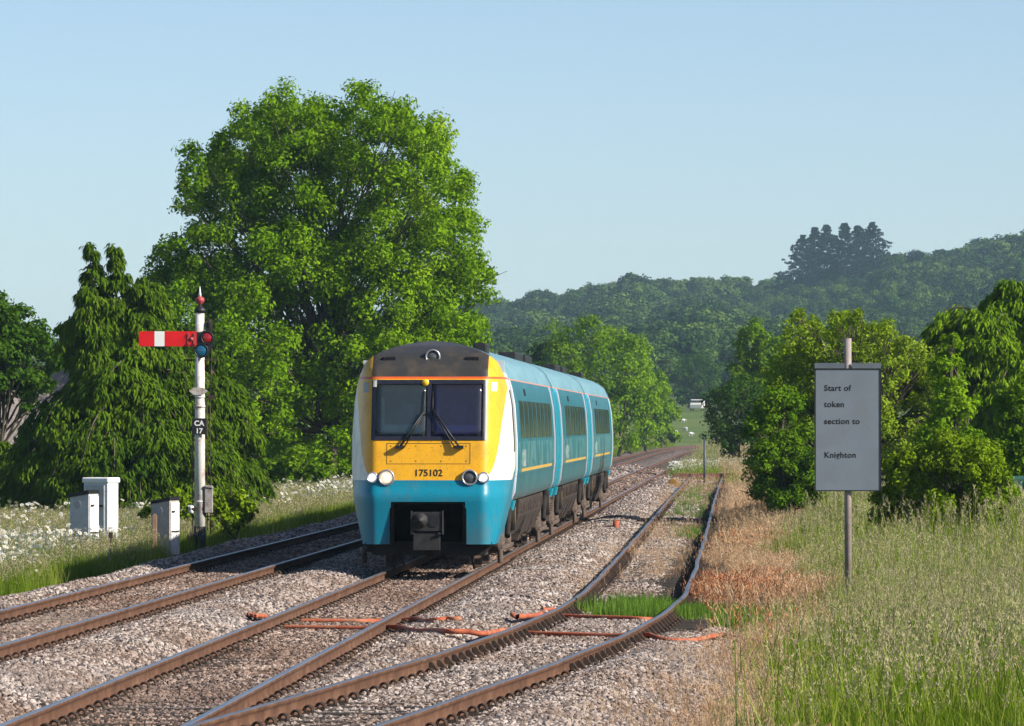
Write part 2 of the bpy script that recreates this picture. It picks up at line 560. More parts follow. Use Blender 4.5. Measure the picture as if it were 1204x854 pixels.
# far end of the siding: stone thins out among weeds
bd = bd * np.where((ssd < 0.7) & (by > 84), 0.8, 1.0)
bscl = np.interp(by, [36, 70, 110, 180, 330], [0.060, 0.064, 0.077, .10, .16])
add_scatter(ballast, C_stones, bd, bscl, 0.5, 1.4, upright=False, seed=5, keep=True)
tag(ballast, "pinkish grey railway ballast heaped round the three tracks", "ballast", kind='stuff')

# ------------------------------------------------------------------ rails, sleepers, fastenings
def rust_material(name, c1, c2, c3):
    t = NT(name); co = t.pos()
    a = t.noise(3.0, 5, 0.65, co); b = t.noise(26, 4, 0.6, co)
    f = t.math('ADD', t.math('MULTIPLY', a, 0.65), t.math('MULTIPLY', b, 0.35))
    col = t.ramp(f, [(0.33, c1), (0.52, c2), (0.7, c3)])
    return t.done(t.bsdf(col, 0.85, 0.0, 0.25, t.bump(b, 0.3, 0.005)))
M_rust = rust_material("rail_rust", (.050, .025, .015), (.105, .050, .028), (.17, .098, .060))
M_iron = rust_material("clip_iron", (.022, .016, .013), (.05, .034, .026), (.11, .065, .042))
def steel_material(name, c, rough):
    t = NT(name); co = t.pos()
    n = t.noise(7, 4, 0.6, t.scalev(co, (1.0, 0.06, 1.0)))
    col = t.ramp(n, [(0.35, tuple(x * .72 for x in c)), (0.7, c)])
    return t.done(t.bsdf(col, rough, 0.85, 0.5))
M_steel = steel_material("worn_rail_head", (.42, .44, .48), 0.36)
M_steel2 = steel_material("dull_rail_head", (.30, .31, .34), 0.45)
M_wood = m_plain("sleeper_timber", (.055, .045, .038), 0.9, 0, .45, 5, .15, .6)
M_conc = m_plain("sleeper_concrete", (.30, .26, .22), 0.9, 0, .3, 5, .2, .4, (.14, .09, .06), .7, 4)

# flat-bottomed rail, right half then left half (x, z), top at 0
_half = [(0.0, 0.0), (.024, -.001), (.033, -.006), (.035, -.014), (.0345, -.036), (.012, -.050), (.0085, -.07), (.009, -.118), (.018, -.134), (.068, -.148), (.07, -.158)]
RAIL = _half + [(-x, z) for x, z in _half[:0:-1]]
def rail_mesh(name, cx, off, z0, D0, D1, steel, wob=0.0, seed=0):
    ds = [D0]
    while ds[-1] < D1: ds.append(ds[-1] + (0.8 if ds[-1] < 120 else 3.0))
    ds = np.array(ds)
    x = cx(ds); dx = cx(ds + .5) - cx(ds - .5)
    nx = np.stack([np.ones_like(dx), -dx], 1) / np.sqrt(1 + dx ** 2)[:, None]
    r = np.random.default_rng(seed)
    wx = sum(wob * r.normal() * np.sin(ds * k + r.uniform(0, 6)) for k in (.28, .47, .8))
    wz = sum(wob * .5 * r.normal() * np.sin(ds * k + r.uniform(0, 6)) for k in (.4, .75))
    P = np.array(RAIL); n = len(P)
    V = np.zeros((len(ds), n, 3))
    lat = off + wx[:, None] + P[None, :, 0] if wob else off + np.repeat(P[None, :, 0], len(ds), 0)
    V[..., 0] = x[:, None] + nx[:, :1] * lat
    V[..., 1] = ds[:, None] + nx[:, 1:] * lat
    V[..., 2] = z0 + P[None, :, 1] + (wz[:, None] if wob else 0)
    i = np.arange(len(ds) - 1)[:, None] * n + np.arange(n)[None, :]
    j = np.arange(len(ds) - 1)[:, None] * n + (np.arange(n)[None, :] + 1) % n
    Q = np.stack([i, j, j + n, i + n], -1).reshape(-1, 4)
    k = np.tile(np.arange(n), len(ds) - 1)
    top = np.isin(k, [0, 1, n - 1, n - 2])
    me = np_mesh(name, V.reshape(-1, 3), Q[:, ::-1], [M_rust, steel], np.where(top, 1, 0))
    bm = bmesh.new(); bm.from_mesh(me)
    bmesh.ops.recalc_face_normals(bm, faces=bm.faces); bm.to_mesh(me); bm.free()
    return me

def clip_shape(mb, x):
    """base plate and two coiled spring clips gripping the rail foot at lateral x"""
    mb.box(x - .15, x + .15, -.085, .085, -.168, -.158, 0)
    for s in (-1, 1):
        for y in (-.045, .02):
            pts = []
            for k in range(11):
                w = -0.35 + (math.pi + .7) * k / 10
                pts.append((x + s * .108 + .040 * math.cos(w), y + .012 * s * k / 5, -.146 + .043 * math.sin(w)))
            mb.tube(pts, .0125, 6, 0)
        mb.box(x + s * .082, x + s * .150, -.055, .05, -.160, -.146, 0)
def chair_shape(mb, x):
    """cast chair with upright jaws either side of the rail and a timber key"""
    mb.box(x - .19, x + .19, -.09, .09, -.168, -.150, 0)
    for s in (-1, 1):
        mb.prism([(x + s * .016, -.150), (x + s * .016, -.062), (x + s * .045, -.056), (x + s * .062, -.075), (x + s * .12, -.150)], 'y', -.05, .05)
        mb.tube([(x + s * .155, 0, -.150), (x + s * .155, 0, -.118)], .024, 8)
def sleeper_mesh(mat, w, seed, bare=True):
    mb = MB(); r = random.Random(seed)
    L = 1.28
    mb.box(-L, L, -w, w, -.295, -.166, 0)
    return mb.mesh("sleeper", mat)
ME_SLW = [sleeper_mesh(M_wood, .125, 1)]
ME_SLC = [sleeper_mesh(M_conc, .13, 2)]
_mb = MB(); clip_shape(_mb, 0.0); ME_CLIP = _mb.mesh("rail_fastening", M_iron)
_mb = MB(); chair_shape(_mb, 0.0); ME_CHAIR = _mb.mesh("rail_chair", M_iron)

def track(label, cx, z0, D0, D1, steel, sl_me, D0s, spacing, n_parts, wob=0, seed=0, L=1.0, extra=None):
    tr = empty("railway_track", (float(cx(60.0)), 60.0, z0 - 0.3))
    tag(tr, label, "railway track", "tracks")
    inv = Vector(tr.location)
    for s in (-1, 1):
        o = link("rail", rail_mesh("rail", cx, s * .7525, z0, D0, D1, steel, wob, seed + s), tr)
        o.location = -inv
    d = D0s; k = 0; r = random.Random(seed + 7)
    rest = MB()
    while d < min(D1, 262):
        x = float(cx(d)); ang = -math.atan(float(cx(d + .5) - cx(d - .5)))
        a2 = ang + r.uniform(-.012, .012)
        wide = extra(d) if extra else 1.0
        if k < n_parts:
            so = link("sleeper", sl_me, tr)
            so.location = Vector((x, d, z0 + r.uniform(-.006, .004))) - inv
            so.rotation_euler = (0, 0, a2)
            so.scale = (wide, 1, 1)
            for s in (-1, 1):
                c = link("rail_fastening", ME_CHAIR if extra and d > 59 else ME_CLIP, so)
                c.location = (s * .7525 / wide, 0, 0)
                c.scale = (1 / wide, 1, 1)
        else:
            M = Tr(*(Vector((x, d, z0)) - inv)) @ RotZ(a2)
            rest.box(-1.28, 1.28, -.125, .125, -.295, -.166, 0, M)
            for s in (-1, 1):
                rest.box(s * .7525 - .14, s * .7525 + .14, -.08, .08, -.166, -.11, 1, M)
        d += spacing * r.uniform(.97, 1.03); k += 1
    if rest.v:
        o = rest.build("sleepers", [sl_me.materials[0], M_iron], tr)
        o['kind'] = 'stuff'
    return tr

track("running line farthest left, brown rails on pale sleepers, in the train's shadow", x_left, ZL, 44.0, 880, M_steel, ME_SLC[0], 52.0, .66, 100, 0, 1)
track("middle running line with the blue train standing on its shiny rails", x_train, 0.0, 38.0, 880, M_steel, ME_SLW[0], 42.0, .66, 100, 0, 2)
track("weedy siding with grey-topped rails bending away right of the train", x_siding, 0.0, 45.2, 262.5, M_steel2, ME_SLW[0], 45.6, .66, 100, .004, 3,
      extra=lambda d: 1.0 + .28 * max(0, min(1, (74 - d) / 14)))

# ------------------------------------------------------------------ the train
TY = 93.6
train = empty("passenger_train", (float(x_train(TY)), TY, 0.0), -math.atan(0.0425))
tag(train, "three-car blue diesel train with yellow front and dark windscreen coming along the middle line", "train")

HWZ = [.46, .8, 1.2, 1.7, 2.2, 2.8, 3.1, 3.3, 3.52, 3.64, 3.72, 3.79, 3.84, 3.87, 3.885]
HWX = [1.11, 1.20, 1.30, 1.365, 1.365, 1.325, 1.27, 1.21, 1.10, .95, .78, .58, .38, .20, .001]
def hw(z): return float(np.interp(z, HWZ, HWX))
RKZ = [.46, 1.2, 1.30, 1.42, 1.55, 2.15, 3.2, 3.4, 3.65, 3.78, 3.885]
RKY = [.10, .015, .02, .085, .11, .20, .52, .66, 1.0, 1.35, 1.95]
def rake(z): return float(np.interp(z, RKZ, RKY))
def cab_y(x, z):
    ax = abs(x)
    c = 0.0
    if ax > .86:
        c = 1.15 * ((ax - .86) / .50) ** 2.3
    return rake(z) + c
CABL = 2.45

def cab_material():
    t = NT("cab_livery"); co = t.obj()
    s = t.n("ShaderNodeSeparateXYZ"); t.set(s.inputs[0], co)
    x, y, z = s.outputs; ax = t.math('ABSOLUTE', x)
    def step(a, b): return t.math('GREATER_THAN', a, b)
    def inv(a): return t.math('SUBTRACT', 1.0, a)
    fc = t.n("ShaderNodeFloatCurve"); cu = fc.mapping.curves[0]
    pts = [(0.0, .150), (.06, .22), (.12, .32), (.26, .50), (.475, .76), (.77, 1.20), (1.0, 1.55)]
    cu.points[0].location = (pts[0][0], pts[0][1] / 2); cu.points[1].location = (1.0, pts[-1][1] / 2)
    for a, b in pts[1:-1]: cu.points.new(a, b / 2)
    for q in cu.points: q.handle_type = 'AUTO'
    fc.mapping.update()
    t.set(fc.inputs['Value'], t.math('DIVIDE', t.math('SUBTRACT', z, 1.53), 1.95, True))
    yb = t.math('MULTIPLY', fc.outputs[0], 2.0)
    yellow = t.math('MULTIPLY', t.math('LESS_THAN', y, yb), step(z, 1.53))
    zs = t.math('ADD', 1.53, t.math('MULTIPLY', t.math('MAXIMUM', t.math('SUBTRACT', y, 1.5), 0.0), 0.30))
    blue = t.math('LESS_THAN', z, zs)
    nz = t.noise(9, 5, .65, co)
    ncol = t.ramp(nz, [(.3, (.90,) * 3), (.7, (1.0,) * 3)])
    white, yel, blu = (.78, .76, .70), (.80, .40, .012), (.002, .20, .30)
    col = t.mix(yellow, white, yel)
    col = t.mix(t.math('MULTIPLY', blue, inv(yellow)), col, blu)
    roof = t.math('MULTIPLY', step(z, 3.30), inv(yellow))
    col = t.mix(t.math('MULTIPLY', step(z, 3.34), step(y, 1.45)), col, (.12, .26, .30))  # pale cab roof, sky sheen put into its colour
    dome = t.math('MULTIPLY', step(z, 3.235), t.math('LESS_THAN', ax, .975))
    dome = t.math('MULTIPLY', dome, t.math('LESS_THAN', y, 2.1))
    col = t.mix(dome, col, (.038, .037, .036))
    line = t.math('MULTIPLY', t.math('MULTIPLY', step(z, 3.225), t.math('LESS_THAN', z, 3.262)), inv(t.math('MULTIPLY', dome, 0.0)))
    line = t.math('MULTIPLY', line, step(.93, ax) if False else 1.0)
    col = t.mix(line, col, (.75, .10, .015))
    # squashed flies and road dirt on the front
    d = t.noise(46, 3, .5, co); g = t.noise(2.6, 6, .72, t.scalev(co, (1, 1, .45)))
    col = t.mix(t.ramp(d, [(.63, (0, 0, 0)), (.69, (.65,) * 3)]), col, (.05, .035, .02))
    col = t.mix(t.ramp(g, [(.48, (0, 0, 0)), (.72, (.42,) * 3)]), col, (.16, .11, .06))
    col = t.mix(1.0, col, ncol, 'MULTIPLY')
    return t.done(t.bsdf(col, t.math('ADD', .30, t.math('MULTIPLY', g, .2)), 0, .35, Coat_Weight=.08, Coat_Roughness=.12))
M_cab = cab_material()
M_black = m_plain("black_rubber", (.012, .012, .013), .5, 0, .3, 8)
M_void = m_plain("pocket_shade", (.004, .004, .004), 1.0, 0, .2, 4, .0)  # near-black and glossless, painting the recess as deep shade
M_dark = m_plain("dark_underframe", (.022, .019, .017), .85, 0, .5, 4, .2, .3)
M_under = m_plain("dusty_underframe", (.052, .039, .032), .85, 0, .55, 4, .2, .4, (.014, .011, .009), .85, 6)
M_bog = m_plain("bogie_grime", (.115, .085, .068), .85, 0, .45, 4, .2, .3, (.03, .022, .018), .7, 6)
M_wheel = m_plain("wheel_steel", (.10, .07, .055), .7, .3, .4, 6)
M_teal = m_plain("teal_paint", (.008, .23, .31), .35, 0, .12, 5)
M_grey = m_plain("coupler_steel", (.026, .025, .025), .65, .3, .4, 8, .4, .3)
M_yelm = m_plain("yellow_paint", (.26, .13, .012), .5, 0, .3, 8)
M_chrome = m_plain("lamp_bezel", (.42, .42, .43), .35, .7, .2, 12)

zr = sorted(set(list(np.round(np.arange(.46, 3.3, .055), 3)) + [1.17, 1.53, 2.25, 3.15, 3.235, 3.3] + list(np.linspace(3.3, 3.885, 24))))
def cut(z): return float(np.interp(z, [1.3, 1.7], [.62, .45 * hw(z)])) if z > 1.3 else .62
us = np.linspace(-1, 1, 61); us = np.sort(np.unique(np.concatenate([us, [-.45, .45]])))
def xu(u, z):
    h, c = hw(z), cut(z)
    if h < c + .05: return u * h
    a = abs(u)
    v = c * a / .45 if a <= .45 else c + (h - c) * (a - .45) / .55
    return math.copysign(v, u)
NS = 14
V, meta = [], []
for z in zr:
    yb = cab_y(hw(z), z); h = hw(z)
    row = [(-h, y, z) for y in np.linspace(max(CABL, yb), yb, NS)[:-1]]
    row += [(xu(u, z), cab_y(xu(u, z), z), z) for u in us]
    row += [(h, y, z) for y in np.linspace(yb, max(CABL, yb), NS)[1:]]
    V += row
nc = len(us) + 2 * (NS - 1)
Q = grid_faces(len(zr), nc)
C = np.array(V)[Q].mean(1)
infront = (Q[:, 0] % nc >= NS - 1) & (Q[:, 0] % nc < NS - 2 + len(us))
hole = infront & (np.abs(C[:, 0]) < .91) & (C[:, 2] > 2.25) & (C[:, 2] < 3.15)
pocket = infront & (np.abs(C[:, 0]) < .62) & (C[:, 2] < 1.17)
me = np_mesh("cab", V, Q[~(hole | pocket)], [M_cab], smooth=True)
cab = link("cab", me, train)

# coupler pocket and the coupler in it
mb = MB()
mb.box(-.60, -.575, .06, .9, .42, 1.16); mb.box(.575, .60, .06, .9, .42, 1.16)
mb.box(-.60, .60, .06, .9, 1.135, 1.16); mb.box(-.60, .60, .88, .905, .3, 1.16)
mb.box(-.64, -.575, .03, .08, .46, 1.165); mb.box(.575, .64, .03, .08, .46, 1.165); mb.box(-.575, .575, .025, .08, 1.13, 1.19)
mb.build("coupler_pocket", M_void, cab, .006)
mb = MB()
mb.box(-.27, .23, .0, .30, .68, 1.00); mb.box(-.25, .20, .03, .3, .36, .66)
mb.lathe([(.135, 0), (.115, -.04), (.05, -.11), (.0, -.16)], 16, 0, Tr(-.13, 0, .86) @ RotX(math.pi / 2) @ RotX(math.pi))
mb.box(-.29, -.27, -.02, .2, .62, 1.02); mb.box(.23, .255, -.02, .2, .62, 1.02)
for sx in (-.24, .19): mb.lathe([(.02, 0), (.02, .03)], 8, 0, Tr(sx, 0, .64) @ RotX(math.pi / 2))
mb.tube([(-.05, .6, .84), (-.05, .25, .84)], .12, 10)
cp = mb.build("coupler", M_grey, train, .012)
MB().lathe([(.10, 0), (.10, .012)], 18, 0, Tr(.10, 0, .85) @ RotX(math.pi / 2)).build("coupler_socket", M_black, cp)
mb = MB()
mb.prism([(-1.12, .50), (1.12, .50), (.92, .27), (-.92, .27)], 'y', .32, .40)
mb.box(-.9, .9, .40, 1.3, .30, .36)
mb.build("snow_plough", M_dark, train, .01)
mb = MB(); mb.box(-1.06, -.63, .22, .9, .44, .50); mb.box(.63, 1.06, .22, .9, .44, .50); mb.box(-1.05, 1.05, .9, 2.4, .52, 1.1)
mb.build("nose_underside", M_dark, train)

# windscreen
def front_slab(x0, x1, z0, z1, off, nx=6, nz=10, th=.012):
    Vv, n = [], 0
    for k, d in enumerate((off, off + th)):
        for z in np.linspace(z0, z1, nz):
            for x in np.linspace(x0, x1, nx):
                Vv.append((x, cab_y(x, z) - .0 + d, z))
    A = grid_faces(nz, nx).tolist(); B = [f[::-1] for f in (grid_faces(nz, nx) + nx * nz).tolist()]
    o = nx * nz; side = []
    ring = list(range(nx)) + [nx * r + nx - 1 for r in range(1, nz)] + [nx * (nz - 1) + c for c in range(nx - 2, -1, -1)] + [nx * r for r in range(nz - 2, 0, -1)]
    for i in range(len(ring)):
        a, b = ring[i], ring[(i + 1) % len(ring)]
        side.append((a, o + a, o + b, b))
    return Vv, A + B + side
def glass_material(name, tint, thr):
    t = NT(name); co = t.obj()
    g = t.n("ShaderNodeBsdfGlossy"); g.inputs['Roughness'].default_value = .06; t.set(g.inputs[0], (.9, .92, 1))
    tr = t.n("ShaderNodeBsdfTransparent"); t.set(tr.inputs[0], tint)
    dk = t.n("ShaderNodeBsdfDiffuse"); t.set(dk.inputs[0], tuple(c * .35 for c in tint))
    m1 = t.n("ShaderNodeMixShader"); m1.inputs[0].default_value = thr; t.set(m1.inputs[1], dk); t.set(m1.inputs[2], tr)
    fr = t.n("ShaderNodeFresnel"); fr.inputs[0].default_value = 1.5
    m2 = t.n("ShaderNodeMixShader"); t.set(m2.inputs[0], fr.outputs[0]); t.set(m2.inputs[1], m1); t.set(m2.inputs[2], g)
    return t.done(m2)
M_gl1 = glass_material("windscreen_glass_green", (.66, .82, .84), .90)
M_gl2 = glass_material("windscreen_glass_violet", (.62, .62, .86), .92)
M_navy = m_plain("windscreen_surround", (.016, .017, .030), .35, 0, .2, 5)
mb = MB()
for a in ((-.965, -.90, 2.2, 3.21), (.90, .965, 2.2, 3.21), (-.90, .90, 2.2, 2.262), (-.90, .90, 3.14, 3.21), (-.035, .035, 2.262, 3.14)):
    v, f = front_slab(*a, -.018, 5, 10, .03); mb.add(v, f, 0, False)
wf = mb.build("windscreen_frame", M_navy, cab)
for a, m in (((-.90, -.035, 2.262, 3.14), M_gl1), ((.035, .90, 2.262, 3.14), M_gl2)):
    v, f = front_slab(*a, -.004, 8, 8, .006)
    MB().add(v, f, 0, True).build("windscreen_pane", m, cab)
M_int = m_plain("cab_lining", (.42, .46, .48), .8, 0, .3, 2)  # lining and desk kept pale: brightness put into colour, little sun enters
M_blind = m_plain("cab_desk_grey", (.80, .82, .84), .7, 0, .15, 3)
mb = MB()
mb.box(-1.2, 1.2, 1.75, 1.8, 1.6, 3.55); mb.box(-.93, .93, .5, 1.75, 2.05, 2.1); mb.box(-.62, -.30, 1.45, 1.6, 2.1, 2.82); mb.box(.28, .60, 1.45, 1.6, 2.1, 2.82)
mb.box(-.03, .03, .9, 1.75, 2.1, 3.2)
mb.build("cab_interior", M_int, cab)
mb = MB(); mb.box(-.80, -.14, .86, .9, 2.10, 2.46); mb.box(-.84, -.78, .8, .9, 2.30, 2.92); mb.box(.12, .86, .80, .84, 2.10, 2.45); mb.box(.10, .14, .74, .8, 2.30, 3.1)
mb.build("driving_desk", M_blind, cab, .02)
# wipers
for sx in (-1, 1):
    mb = MB()
    p0 = (sx * .07 if sx > 0 else -.085, cab_y(.1, 2.68) - .06, 2.68); p1 = (sx * .51 + (.03 if sx < 0 else .02), cab_y(.5, 2.10) - .07, 2.09)
    if sx > 0: p0 = (.06, p0[1], 2.71); p1 = (.515, p1[1], 2.09)
    off = Vector((.075 * -sx, 0, -.012))
    mb.tube([p0, p1], .017, 6); mb.tube([Vector(p0) + off * .15, Vector(p1) + off], .012, 6)
    mb.box(p1[0] - .07, p1[0] + .07, p1[1] - .03, p1[1] + .07, 2.06, 2.11)
    b0 = (p0[0] + sx * .005, cab_y(.06, 2.5) - .045, 2.36); b1 = (p0[0] - sx * .0, cab_y(.06, 3.0) - .03, 3.02)
    mb.tube([(p0[0], cab_y(.06, 2.62) - .04, 2.60), (p0[0], cab_y(.06, 3.05) - .03, 3.02)], .010, 5)
    mb.build("wiper", M_black, cab)
# access panel below the screen
def front_frame(name, x0, x1, z0, z1, w, off, mat, parent):
    mb = MB()
    for a in ((x0, x1, z0, z0 + w), (x0, x1, z1 - w, z1), (x0, x0 + w, z0 + w, z1 - w), (x1 - w, x1, z0 + w, z1 - w)):
        v, f = front_slab(*a, off, 3, 3, .004); mb.add(v, f)
    for i in range(4):
        for z in (z0 + .05, z1 - .05):
            x = x0 + .07 + (x1 - x0 - .14) * i / 3
            mb.lathe([(.012, 0), (.010, .006)], 8, 0, Tr(x, cab_y(x, z), z) @ RotX(math.pi / 2))
    return mb.build(name, mat, parent)
M_seam = m_plain("panel_seam", (.16, .085, .012), .6, 0, .2, 5)
front_frame("access_panel", -.70, .70, 1.80, 2.15, .008, -.004, M_seam, cab)
M_num = m_plain("number_black", (.012, .011, .01), .5, 0, .1, 5)
tx = text_part("unit_number", "175102", .160, (0.0, cab_y(0, 1.60) - .0045, 1.600), cab, M_num, .002, .0012, 'CENTER', rot=(math.pi / 2 - .145, 0, 0))
# lamps
def m_emit(name, c, s):
    t = NT(name)
    b = t.bsdf(c, .2, 0, .5); t.set(b.inputs['Emission Color'], c); b.inputs['Emission Strength'].default_value = s
    return t.done(b)
M_lampw = m_emit("lit_marker_lens", (.85, .88, 1.0), .55)
M_lamph = m_emit("lit_headlamp_lens", (1.0, .80, .58), .5)
M_lampd = m_plain("dark_lens", (.07, .075, .08), .15, 0, .2, 6, .8)
def lamp(x, z, r, lens, name="headlight"):
    y = cab_y(x, z) - .012
    M = Tr(x, y, z) @ RotX(math.pi / 2)
    hb = MB(); hb.lathe([(r, -.10), (r, .03), (r * .93, .045), (r * .78, .04), (r * .72, .0), (r * .72, -.02)], 24, 0, M)
    h = hb.build(name, M_chrome, cab)
    MB().lathe([(r * .73, .0), (r * .6, .018), (r * .3, .03), (.0, .034)], 20, 0, M).build("lens", lens, h)
    return h
lamp(-.70, 1.575, .138, M_lamph); lamp(.69, 1.575, .138, M_lampd)
lamp(-.935, 1.575, .095, M_lampw, "marker_light"); lamp(.925, 1.575, .095, M_lampw, "marker_light")
lamp(.03, 3.60, .13, M_lampd, "top_light")
# grilles on the dome, ventilator, stickers
for sx in (-1, 1):
    mb = MB()
    for i in range(7):
        x = sx * .70 + (i - 3) * .032
        z = 3.56 - abs(x) * .02
        mb.box(x - .009, x + .009, cab_y(x, z) - .012, cab_y(x, z) + .1, z - .065, z + .055)
    mb.build("dome_grille", M_black, cab)
def sticker(name, x0, x1, z0, z1, mat, off=-.022):
    v, f = front_slab(x0, x1, z0, z1, off, 3, 3, .004)
    return MB().add(v, f).build(name, mat, cab)
M_stw = m_plain("sticker_white", (.62, .62, .58), .5, 0, .1, 5); M_sty = m_emit("yellow_disc", (.75, .47, .02), 0.0)
sticker("sticker", -.945, -.885, 3.09, 3.20, M_stw, -.024)
MB().lathe([(.062, 0), (.06, .008), (0, .01)], 18, 0, Tr(-.07, cab_y(.07, 3.16) - .022, 3.165) @ RotX(math.pi / 2)).build("warning_disc", M_sty, cab)
M_tri = m_plain("sticker_grey", (.30, .31, .28), .5, 0, .1, 5)
sticker("warning_sticker", -1.125, -1.03, 3.0, 3.17, M_tri, -.006); sticker("warning_sticker", 1.03, 1.125, 3.02, 3.17, M_stw, -.006)
# cab side doors with slit windows
def side_slab(mb, y0, y1, z0, z1, s, off, m=0, n=14, th=.01, hwf=hw):
    zs = np.linspace(z0, z1, n)
    Vv = []
    for z in zs:
        h = hwf(z) + off
        Vv += [(s * h, y0, z), (s * h, y1, z), (s * (h - th), y0, z), (s * (h - th), y1, z)]
    Fs = []
    for i in range(n - 1):
        a = i * 4; b = a + 4
        Fs += [(a, a + 1, b + 1, b), (a + 2, b + 2, b + 3, a + 3), (a, b, b + 2, a + 2), (a + 1, a + 3, b + 3, b + 1)]
    Fs += [(0, 2, 3, 1), (4 * n - 4, 4 * n - 3, 4 * n - 1, 4 * n - 2)]
    mb.add(Vv, Fs, m)
M_wht = m_plain("cab_white", (.78, .76, .70), .4, 0, .06, 4)
M_win = NT("side_window_glass"); M_win = M_win.done(M_win.bsdf(M_win.ramp(M_win.noise(1.3, 4, .6, M_win.pos()), [(.35, (.012, .014, .016)), (.65, (.06, .062, .055))]), .10, 0, .5))  # patchy base colour stands in for varied reflections in the panes
M_seamd = m_plain("door_seam", (.10, .10, .10), .6)
for s in (-1, 1):
    mb = MB()
    side_slab(mb, 1.62, 1.64, 1.62, 3.2, s, .004); side_slab(mb, 2.28, 2.30, 1.62, 3.2, s, .004)
    d = mb.build("cab_door", M_seamd, cab)
    mb = MB(); side_slab(mb, 1.72, 2.02, 2.0, 3.05, s, .006); mb.build("window", M_win, d)
    mb = MB(); side_slab(mb, 2.30, 2.46, 1.2, 3.25, s, .005); mb.build("band", m_plain("lilac_band", (.36, .36, .47), .35, 0, .08, 4), cab)

# ---- carriages
CZ = [1.13, 1.16, 1.3, 1.5, 1.7, 2.0, 2.2, 2.5, 2.8, 3.0, 3.1, 3.2, 3.3, 3.38, 3.45, 3.52, 3.58, 3.64, 3.68, 3.72, 3.755, 3.79, 3.815, 3.84, 3.855, 3.87, 3.88]
def car_hw(z): return hw(z) if z > 1.6 else float(np.interp(z, [1.13, 1.16, 1.3, 1.6], [1.20, 1.27, 1.325, hw(1.6)]))
def car_material(name, Lc, bands, stripe, patchy):
    t = NT(name); co = t.obj()
    s = t.n("ShaderNodeSeparateXYZ"); t.set(s.inputs[0], co); x, y, z = s.outputs
    def between(v, a, b): return t.math('MULTIPLY', t.math('GREATER_THAN', v, a), t.math('LESS_THAN', v, b))
    n1 = t.noise(1.1, 5, .65, t.scalev(co, (1, .5, 1.2)))
    col = t.ramp(n1, [(.3, (.003, .088, .120)), (.7, (.007, .130, .168))])
    cy_, lil = (.006, .25, .34), (.36, .35, .43)
    for a, b, kind in bands: col = t.mix(between(y, a, b), col, cy_ if kind == 'c' else lil if kind == 'l' else (.7, .7, .68))
    col = t.mix(t.math('MULTIPLY', between(z, 1.63, 1.685), between(y, *stripe)), col, (.62, .34, .03))
    # weather : pale chalky bloom low on the side, streaked downwards, and brown dust along the bottom
    st = t.noise(2.6, 5, .7, t.scalev(co, (1, 1.0, .16)))
    col = t.mix(t.ramp(st, [(.5, (0, 0, 0)), (.72, (.16,) * 3)]), col, (.16, .36, .36))
    lowm = t.math('MULTIPLY', between(z, 1.62, 2.16), t.ramp(t.noise(1.3, 5, .75, co), [(.47, (0, 0, 0)), (.56, (.26,) * 3)]))
    col = t.mix(lowm, col, (.22, .42, .36))
    dz = t.math('MULTIPLY', t.math('SUBTRACT', 1.55, z, True), 1.5, True)
    col = t.mix(t.math('MULTIPLY', dz, t.math('MULTIPLY', st, 1.1)), col, (.15, .20, .18))
    em = t.math('MULTIPLY', t.math('MULTIPLY', between(y, *patchy), between(z, 1.72, 2.02)), t.ramp(t.noise(5.0, 3, .6, co), [(.46, (0, 0, 0)), (.54, (.55,) * 3)]))
    col = t.mix(em, col, (.55, .62, .58))
    seam = t.math('LESS_THAN', t.math('MODULO', t.math('ADD', y, 1.1), 2.9), .016)
    seam = t.math('MAXIMUM', seam, between(z, 1.565, 1.577))
    col = t.mix(t.math('MULTIPLY', seam, .55), col, (.004, .03, .035))
    drip = t.noise(9.0, 4, .7, t.scalev(co, (1, 1.0, .07)))
    col = t.mix(t.math('MULTIPLY', t.ramp(drip, [(.52, (0, 0, 0)), (.70, (.45,) * 3)]), between(z, 1.2, 2.3)), col, (.075, .07, .055))
    roofm = t.math('GREATER_THAN', z, 3.245)
    rn = t.noise(1.2, 5, .7, t.scalev(co, (2.5, .35, 1)))
    roof = t.ramp(rn, [(.3, (.085, .21, .25)), (.7, (.17, .32, .355))])  # paler than the sides: sky sheen painted into the roof colour
    col = t.mix(roofm, col, roof)
    col = t.mix(between(z, 3.225, 3.248), col, (.52, .20, .12))
    w = t.noise(1.5, 2, .5, t.scalev(co, (1, .35, .6)))
    return t.done(t.bsdf(col, t.math('ADD', .28, t.math('MULTIPLY', st, .25)), 0, .5, t.bump(w, .25, .03), Coat_Weight=.10, Coat_Roughness=.12))

